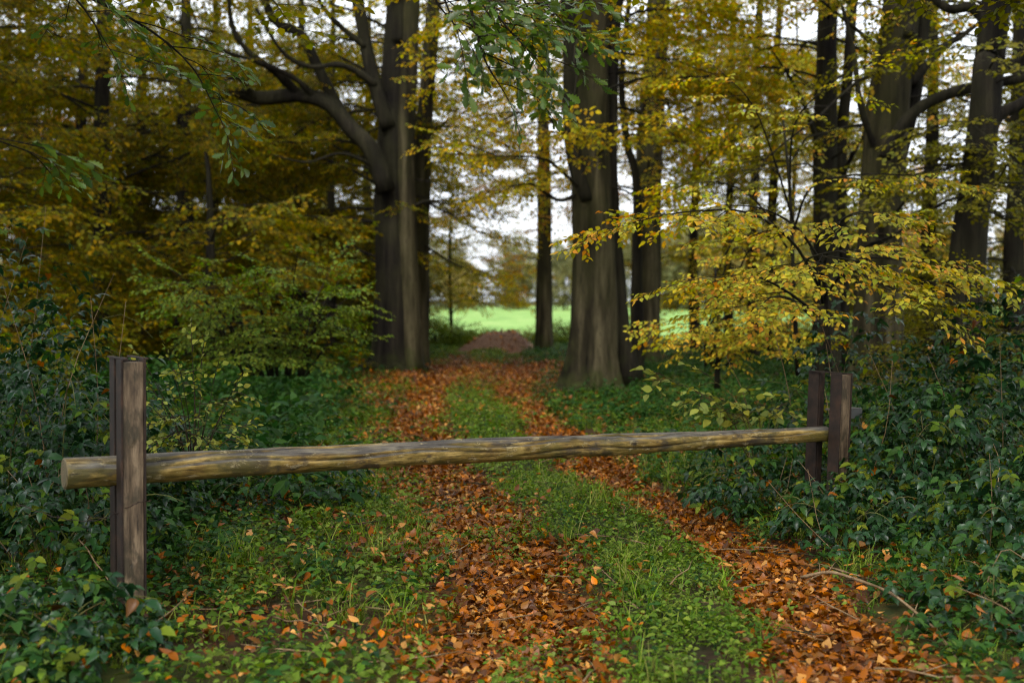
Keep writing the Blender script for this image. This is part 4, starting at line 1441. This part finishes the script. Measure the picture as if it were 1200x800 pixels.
def sample(rng, dens_fn, y0, y1, dmax, wide=.5):
    """random ground points in the wedge before the camera, kept where dens_fn (per square metre) allows"""
    area = wide * (y1 ** 2 - y0 ** 2)
    n = int(area * dmax)
    y = np.sqrt(rng.random(n) * (y1 ** 2 - y0 ** 2) + y0 ** 2)
    x = (rng.random(n) * 2 - 1) * y * wide
    k = rng.random(n) * dmax < dens_fn(x, y)
    return x[k], y[k]


def flat_frames(rng, n, tilt):
    az = rng.random(n) * 6.283
    D = np.stack([np.cos(az), np.sin(az), rng.normal(0, tilt, n)], 1)
    U = np.stack([rng.normal(0, tilt, n), rng.normal(0, tilt, n), np.ones(n)], 1)
    return frames(D, U)


def build_cover():
    rng = np.random.default_rng(900)
    # ---- fallen leaves: the three hundred that show largest one by one, the rest as one litter
    def dl(x, y):
        rut, mid, out = rut_masks(x, y)
        d = 2100 * rut + 330 * (1 - rut) * (1 - .86 * mid) * np.exp(-out / 4)
        d = np.where((y > 15), np.maximum(d, (900 - 500 * mid * (y < 21)) * np.exp(-(out / 1.3) ** 2)), d)
        d = np.where((x - track_c(y) > 1.0) & (y < 7.5), np.maximum(d, 420 * np.clip(vnoise(x * 2 + 7, y * 2) * 1.8 - .2, .1, 1)), d)
        d = np.where(y > 27, d * np.clip(1 - (y - 27) / 7, .06, 1), d)
        pt = np.clip(vnoise(x * 1.3 + 31, y * 1.3 + 8) * 2 - .45, .28, 1.2)
        return np.where(rut > .5, d, d * pt)
    x1, y1 = sample(rng, dl, 4.3, 12, 2100, .48)
    x2, y2 = sample(rng, lambda x, y: dl(x, y) * .55, 12, 36, 1160, .36)
    x, y = np.concatenate([x1, x2]), np.concatenate([y1, y2])
    n = len(x)
    rut0 = rut_masks(x, y)[0]
    z = ground_z(x, y) + rng.random(n) * (.03 + .09 * (1 - rut0)) + .004
    R = flat_frames(rng, n, .42)
    s = .025 + .045 * rng.random(n) ** 1.4 * np.where(y > 12, 1.35, 1)
    pk = np.where(rng.random(n) < .12, rng.integers(5, 7, n), rng.integers(0, 5, n))
    s = np.where(pk >= 5, s * 1.35, s)
    leaves_out(FLOOR, 'fallen_leaf', 'leaf_litter', DRY, np.stack([x, y, z], 1), R, s, pk, 300)
    # ---- green herbs
    herb = [herb_mesh(i, 'herb', 12, .11, .042) for i in range(3)] + [herb_mesh(10 + i, 'herb_dark', 12, .12, .05) for i in range(3)]
    nett = [herb_mesh(20 + i, 'herb_dark', 18, .3, .07, .3, .12) for i in range(3)]
    grass = [grass_mesh(i, 16, .22) for i in range(4)]

    def dh(x, y):
        rut, mid, out = rut_masks(x, y)
        c = track_c(y)
        pt = np.clip(vnoise(x * 1.1 + 3, y * 1.1 + 60) * 1.8 - .25, .3, 1.1)
        e = np.clip((1 - rut * np.clip(vnoise(x * 2.3 + 9, y * 1.7 + 33) * 1.6 + .1, 0, 1)) ** 2, 0, 1)
        m = np.where(np.abs(x - c) < 1.0, 200 * np.clip(pt + .5, 0, 1), 130 * pt)
        d = e * m
        d = np.where((y > 20) & (y < 28) & (out < 2.5), d * .12, d)
        return d
    x1, y1 = sample(rng, dh, 4.3, 11, 200, .48)
    x2, y2 = sample(rng, lambda x, y: dh(x, y) * .45, 11, 43, 90, .4)
    x, y = np.concatenate([x1, x2]), np.concatenate([y1, y2])
    n = len(x)
    c = track_c(y)
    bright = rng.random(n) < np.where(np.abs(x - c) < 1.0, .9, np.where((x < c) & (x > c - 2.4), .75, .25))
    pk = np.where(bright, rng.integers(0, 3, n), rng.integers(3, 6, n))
    s = rng.uniform(.6, 1.15, n) * np.where(y > 11, 1.4, 1) * np.where(np.abs(x - c) < 1, .85, 1.1)
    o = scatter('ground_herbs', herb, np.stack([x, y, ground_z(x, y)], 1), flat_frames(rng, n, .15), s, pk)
    tag(o, 'low green herbs on the centre strip and both verges', 'ground cover')

    def dn(x, y):
        rut, mid, out = rut_masks(x, y)
        pt = np.clip(vnoise(x * .8 + 70, y * .8 + 21) * 2.2 - .5, .05, 1)
        return np.where(out > .35, 22 * pt * np.clip(out / 1.6, 0, 1) * np.where((x < track_c(y)) & (y > 8) & (y < 19) & (out > .8), 2.2, 1), 0)
    x, y = sample(rng, dn, 4.4, 24, 48, .48)
    n = len(x)
    o = scatter('tall_herbs', nett, np.stack([x, y, ground_z(x, y)], 1), flat_frames(rng, n, .12), rng.uniform(.5, 1.15, n) * np.where((x < track_c(y)) & (y > 8) & (rng.random(n) < .5), 1.7, 1), rng.integers(0, 3, n))
    tag(o, 'taller dark leafy herbs growing along both verges', 'ground cover')

    def dg(x, y):
        rut, mid, out = rut_masks(x, y)
        pt = np.clip(vnoise(x * 1.4 + 170, y * 1.4 + 91) * 2.4 - .7, .04, 1)
        return (1 - rut) ** 2 * np.where(out < 2.4, np.where(np.abs(x - track_c(y)) < 1, 38, 75) * pt, 20 * pt)
    x, y = sample(rng, dg, 4.3, 16, 80, .48)
    n = len(x)
    o = scatter('grass', grass, np.stack([x, y, ground_z(x, y)], 1), flat_frames(rng, n, .1), rng.uniform(.5, 1.2, n), rng.integers(0, 4, n))
    tag(o, 'tufts of long thin grass between the herbs', 'grass')
    # trailing bramble leaves on the verges
    def db(x, y):
        rut, mid, out = rut_masks(x, y)
        pt = np.clip(vnoise(x * .9 + 270, y * .9 + 191) * 2.4 - .6, .05, 1)
        return np.where((out > .25) & ((x > track_c(y)) | (out > 1.3)), 90 * pt, 8 * pt * (out > .25))
    x, y = sample(rng, db, 4.3, 12, 90, .48)
    n = len(x)
    o = scatter('trailing_brambles', TRI_HERB + TRI_DARK, np.stack([x, y, ground_z(x, y) + rng.uniform(.03, .22, n)], 1), flat_frames(rng, n, .35), rng.uniform(.06, .11, n), rng.integers(0, 7, n))
    tag(o, 'trailing bramble leaves spread low over the verges', 'ground cover')
    tw = []
    for i in range(4):
        mb = MB(); r = np.random.default_rng(700 + i)
        mb.tube(np.array([(0, 0, 0), (.3, r.normal(0, .03), .01), (.62, r.normal(0, .05), 0), (1, r.normal(0, .06), .02)]), [.014, .012, .009, .005], 4)
        mb.tube(np.array([(.45, 0, 0), (.6, .1, .03), (.72, .2, .03)]), [.008, .006, .004], 3)
        tw.append(new_mesh('ground_twig', np.concatenate(mb.v), mb.f, [M['dry_twig'] if i % 2 else M['twig']]))
    x, y = sample(rng, lambda x, y: 9 + 0 * x, 4.4, 13, 9, .46)
    n = len(x)
    o = scatter('fallen_twigs', tw, np.stack([x, y, ground_z(x, y) + rng.uniform(.02, .07, n)], 1), flat_frames(rng, n, .15), rng.uniform(.12, .42, n), rng.integers(0, 4, n))
    tag(o, 'thin fallen twigs lying about on the leaves and herbs', 'twigs')
    # ---- heap of earth and leaves at the end of the track
    a = np.linspace(0, 2 * math.pi, 40, endpoint=False)
    V, Fc = [], []
    for i, f in enumerate(np.linspace(0, 1, 12)):
        rr = 1 - f
        for t in a:
            hx = 1.65 * rr * math.cos(t); hy = 1.1 * rr * math.sin(t)
            nz = float(vnoise(hx * 2 + 9, hy * 2 + 9) - .5)
            V.append((hx, hy, -.12 + .78 * (math.sin(f * math.pi / 2) ** 1.2) * (1 + .35 * nz) + nz * .12 * f))
    for i in range(11):
        for j in range(40):
            k = (j + 1) % 40
            Fc.append((i * 40 + j, i * 40 + k, (i + 1) * 40 + k, (i + 1) * 40 + j))
    m, n_, out = mat('heap_earth')
    cc = ramp(n_, [(0.06, 0.035, 0.022), (0.17, 0.10, 0.065), (0.27, 0.165, 0.11)], noise(n_, 7, coord(n_), 6, .7))
    principled(n_, out, cc, .85, .2, bump(n_, noise(n_, 14, coord(n_), 5), .8, .06))
    me = new_mesh('earth_heap', V, Fc, [m])
    root = thing('earth_heap', (-.4, 35.5, 0), 'low brown heap of earth and dead leaves where the track ends', 'heap')
    link('mound', me, root)
    nn = 420
    t, rr = rng.random(nn) * 6.283, np.sqrt(rng.random(nn)) * .98
    hx, hy = 1.65 * rr * np.cos(t), 1.1 * rr * np.sin(t)
    nz = vnoise(hx * 2 + 9, hy * 2 + 9) - .5
    f = 1 - rr
    hz = -.12 + .78 * (np.sin(f * math.pi / 2) ** 1.2) * (1 + .35 * nz) + nz * .12 * f
    scatter('leaf_litter', DRY, np.stack([hx, hy, hz + .02], 1), flat_frames(rng, nn, .4), rng.uniform(.08, .13, nn), rng.integers(0, 5, nn), root)
    # bushes where the wood meets the meadow
    for i, (px, d, lb, lf, wd, H) in enumerate(((515, 38, 'dark green bush left of the earth heap at the wood\'s edge', 'leaf_green', 1.5, 1.0), (560, 41, 'low green bush behind the earth heap', 'leaf_green', 1.5, .5),
                                                (610, 42, 'low yellow-green bush right behind the earth heap', 'leaf_moss', 1.5, .45), (668, 40, 'low green bush beside the slender rusty beech', 'leaf_green', 1.3, .9),
                                                (720, 38, 'low green bush between the massive beech and the pale trunk', 'leaf_green', 1.4, .9), (880, 36, 'low green bush under the slender stems', 'leaf_moss', 2.0, 1.0), (960, 34, 'low green bush behind the twin trunk', 'leaf_moss', 2.0, 1.1),
                                                (420, 37, 'tall dull bush behind the forked beech, closing the view of the meadow', 'leaf_moss', 2.2, 2.4), (320, 39, 'tall gold bush far behind the broad green bush', 'leaf_olive', 3.0, 2.8),
                                                (210, 36, 'tall gold bush far behind the broken grey trunk', 'leaf_olive', 3.0, 2.8), (90, 38, 'tall gold bush far behind the left brambles', 'leaf_olive', 3.2, 2.8),
                                                (1080, 37, 'tall dull bush far behind the stout leaning trunk', 'leaf_moss', 2.8, 2.2), (1180, 36, 'tall dull bush far behind the black oak', 'leaf_moss', 2.8, 2.2))):
        r = np.random.default_rng(950 + i)
        xx = (px - 600) / F * d
        root = thing('edge_bush', (xx, d, 0), lb, 'bush', 'bushes along the meadow edge')
        mb = MB()
        for k in range(7):
            aa = r.random() * 6.283
            mb.tube([(0, 0, -.05), (math.cos(aa) * wd * .3, math.sin(aa) * wd * .3, H * .5), (math.cos(aa) * wd * .6, math.sin(aa) * wd * .6, H * .9)], [.02, .015, .006], 4)
        mb.build('stems', M['twig'], root)['kind'] = 'stuff'
        n = int(230 * max(1, wd * H / 2))
        u = r.normal(0, 1, (n, 3)); u /= np.linalg.norm(u, axis=1)[:, None]; u[:, 2] = np.abs(u[:, 2])
        pos = u * (r.random(n) ** .4)[:, None] * [wd, wd * .7, H]
        scatter('foliage', spray_meshes(lf), pos, flat_frames(r, n, .4), r.uniform(.6, 1.0, n), r.integers(0, 5, n), root)
    # ---- sticks
    for nm, lb, pts, rad in (('fallen_stick', 'curved bare stick sprawling over the leaves in the lower right', [G(942, 690) + [0, 0, .06], P(985, 672, 6.1), P(1040, 694, 5.7), P(1085, 726, 5.3), P(1122, 772, 4.85)], .010),
                             ('dry_stalk', 'pale dry stalk lying across the grass near the lower middle left', [G(318, 742) + [0, 0, .06], G(360, 750) + [0, 0, .07], G(412, 752) + [0, 0, .05]], .005),
                             ('dry_stalk', 'dry stalk leaning through the herbs right of the left post', [G(345, 735) + [0, 0, .12], G(370, 755) + [0, 0, .1], G(390, 778) + [0, 0, .03]], .004),
                             ('dry_stalk', 'dry stalk slanting over the bramble patch in the lower left corner', [G(85, 690) + [0, 0, .3], G(110, 720) + [0, 0, .25], G(138, 742) + [0, 0, .15]], .005),
                             ('dry_stalk', 'short dry stalk crossing the curved bare stick', [G(1060, 765) + [0, 0, .03], G(1075, 745) + [0, 0, .1], G(1085, 730) + [0, 0, .12]], .004)):
        mb = MB()
        q = spline(pts, 24)
        for k in (0, 1, -1, -2):
            gz = float(ground_z(q[k, 0], q[k, 1]))
        k = np.linspace(0, 1, 24)
        q[:, 2] += .006 * np.sin(k * 17 + len(lb))
        mb.tube(q, rad * (1 - .5 * k) * (1 + .15 * np.sin(k * 40)), 6)
        tag(mb.build(nm, M['dry_twig']), lb, 'stick')


build_cover()
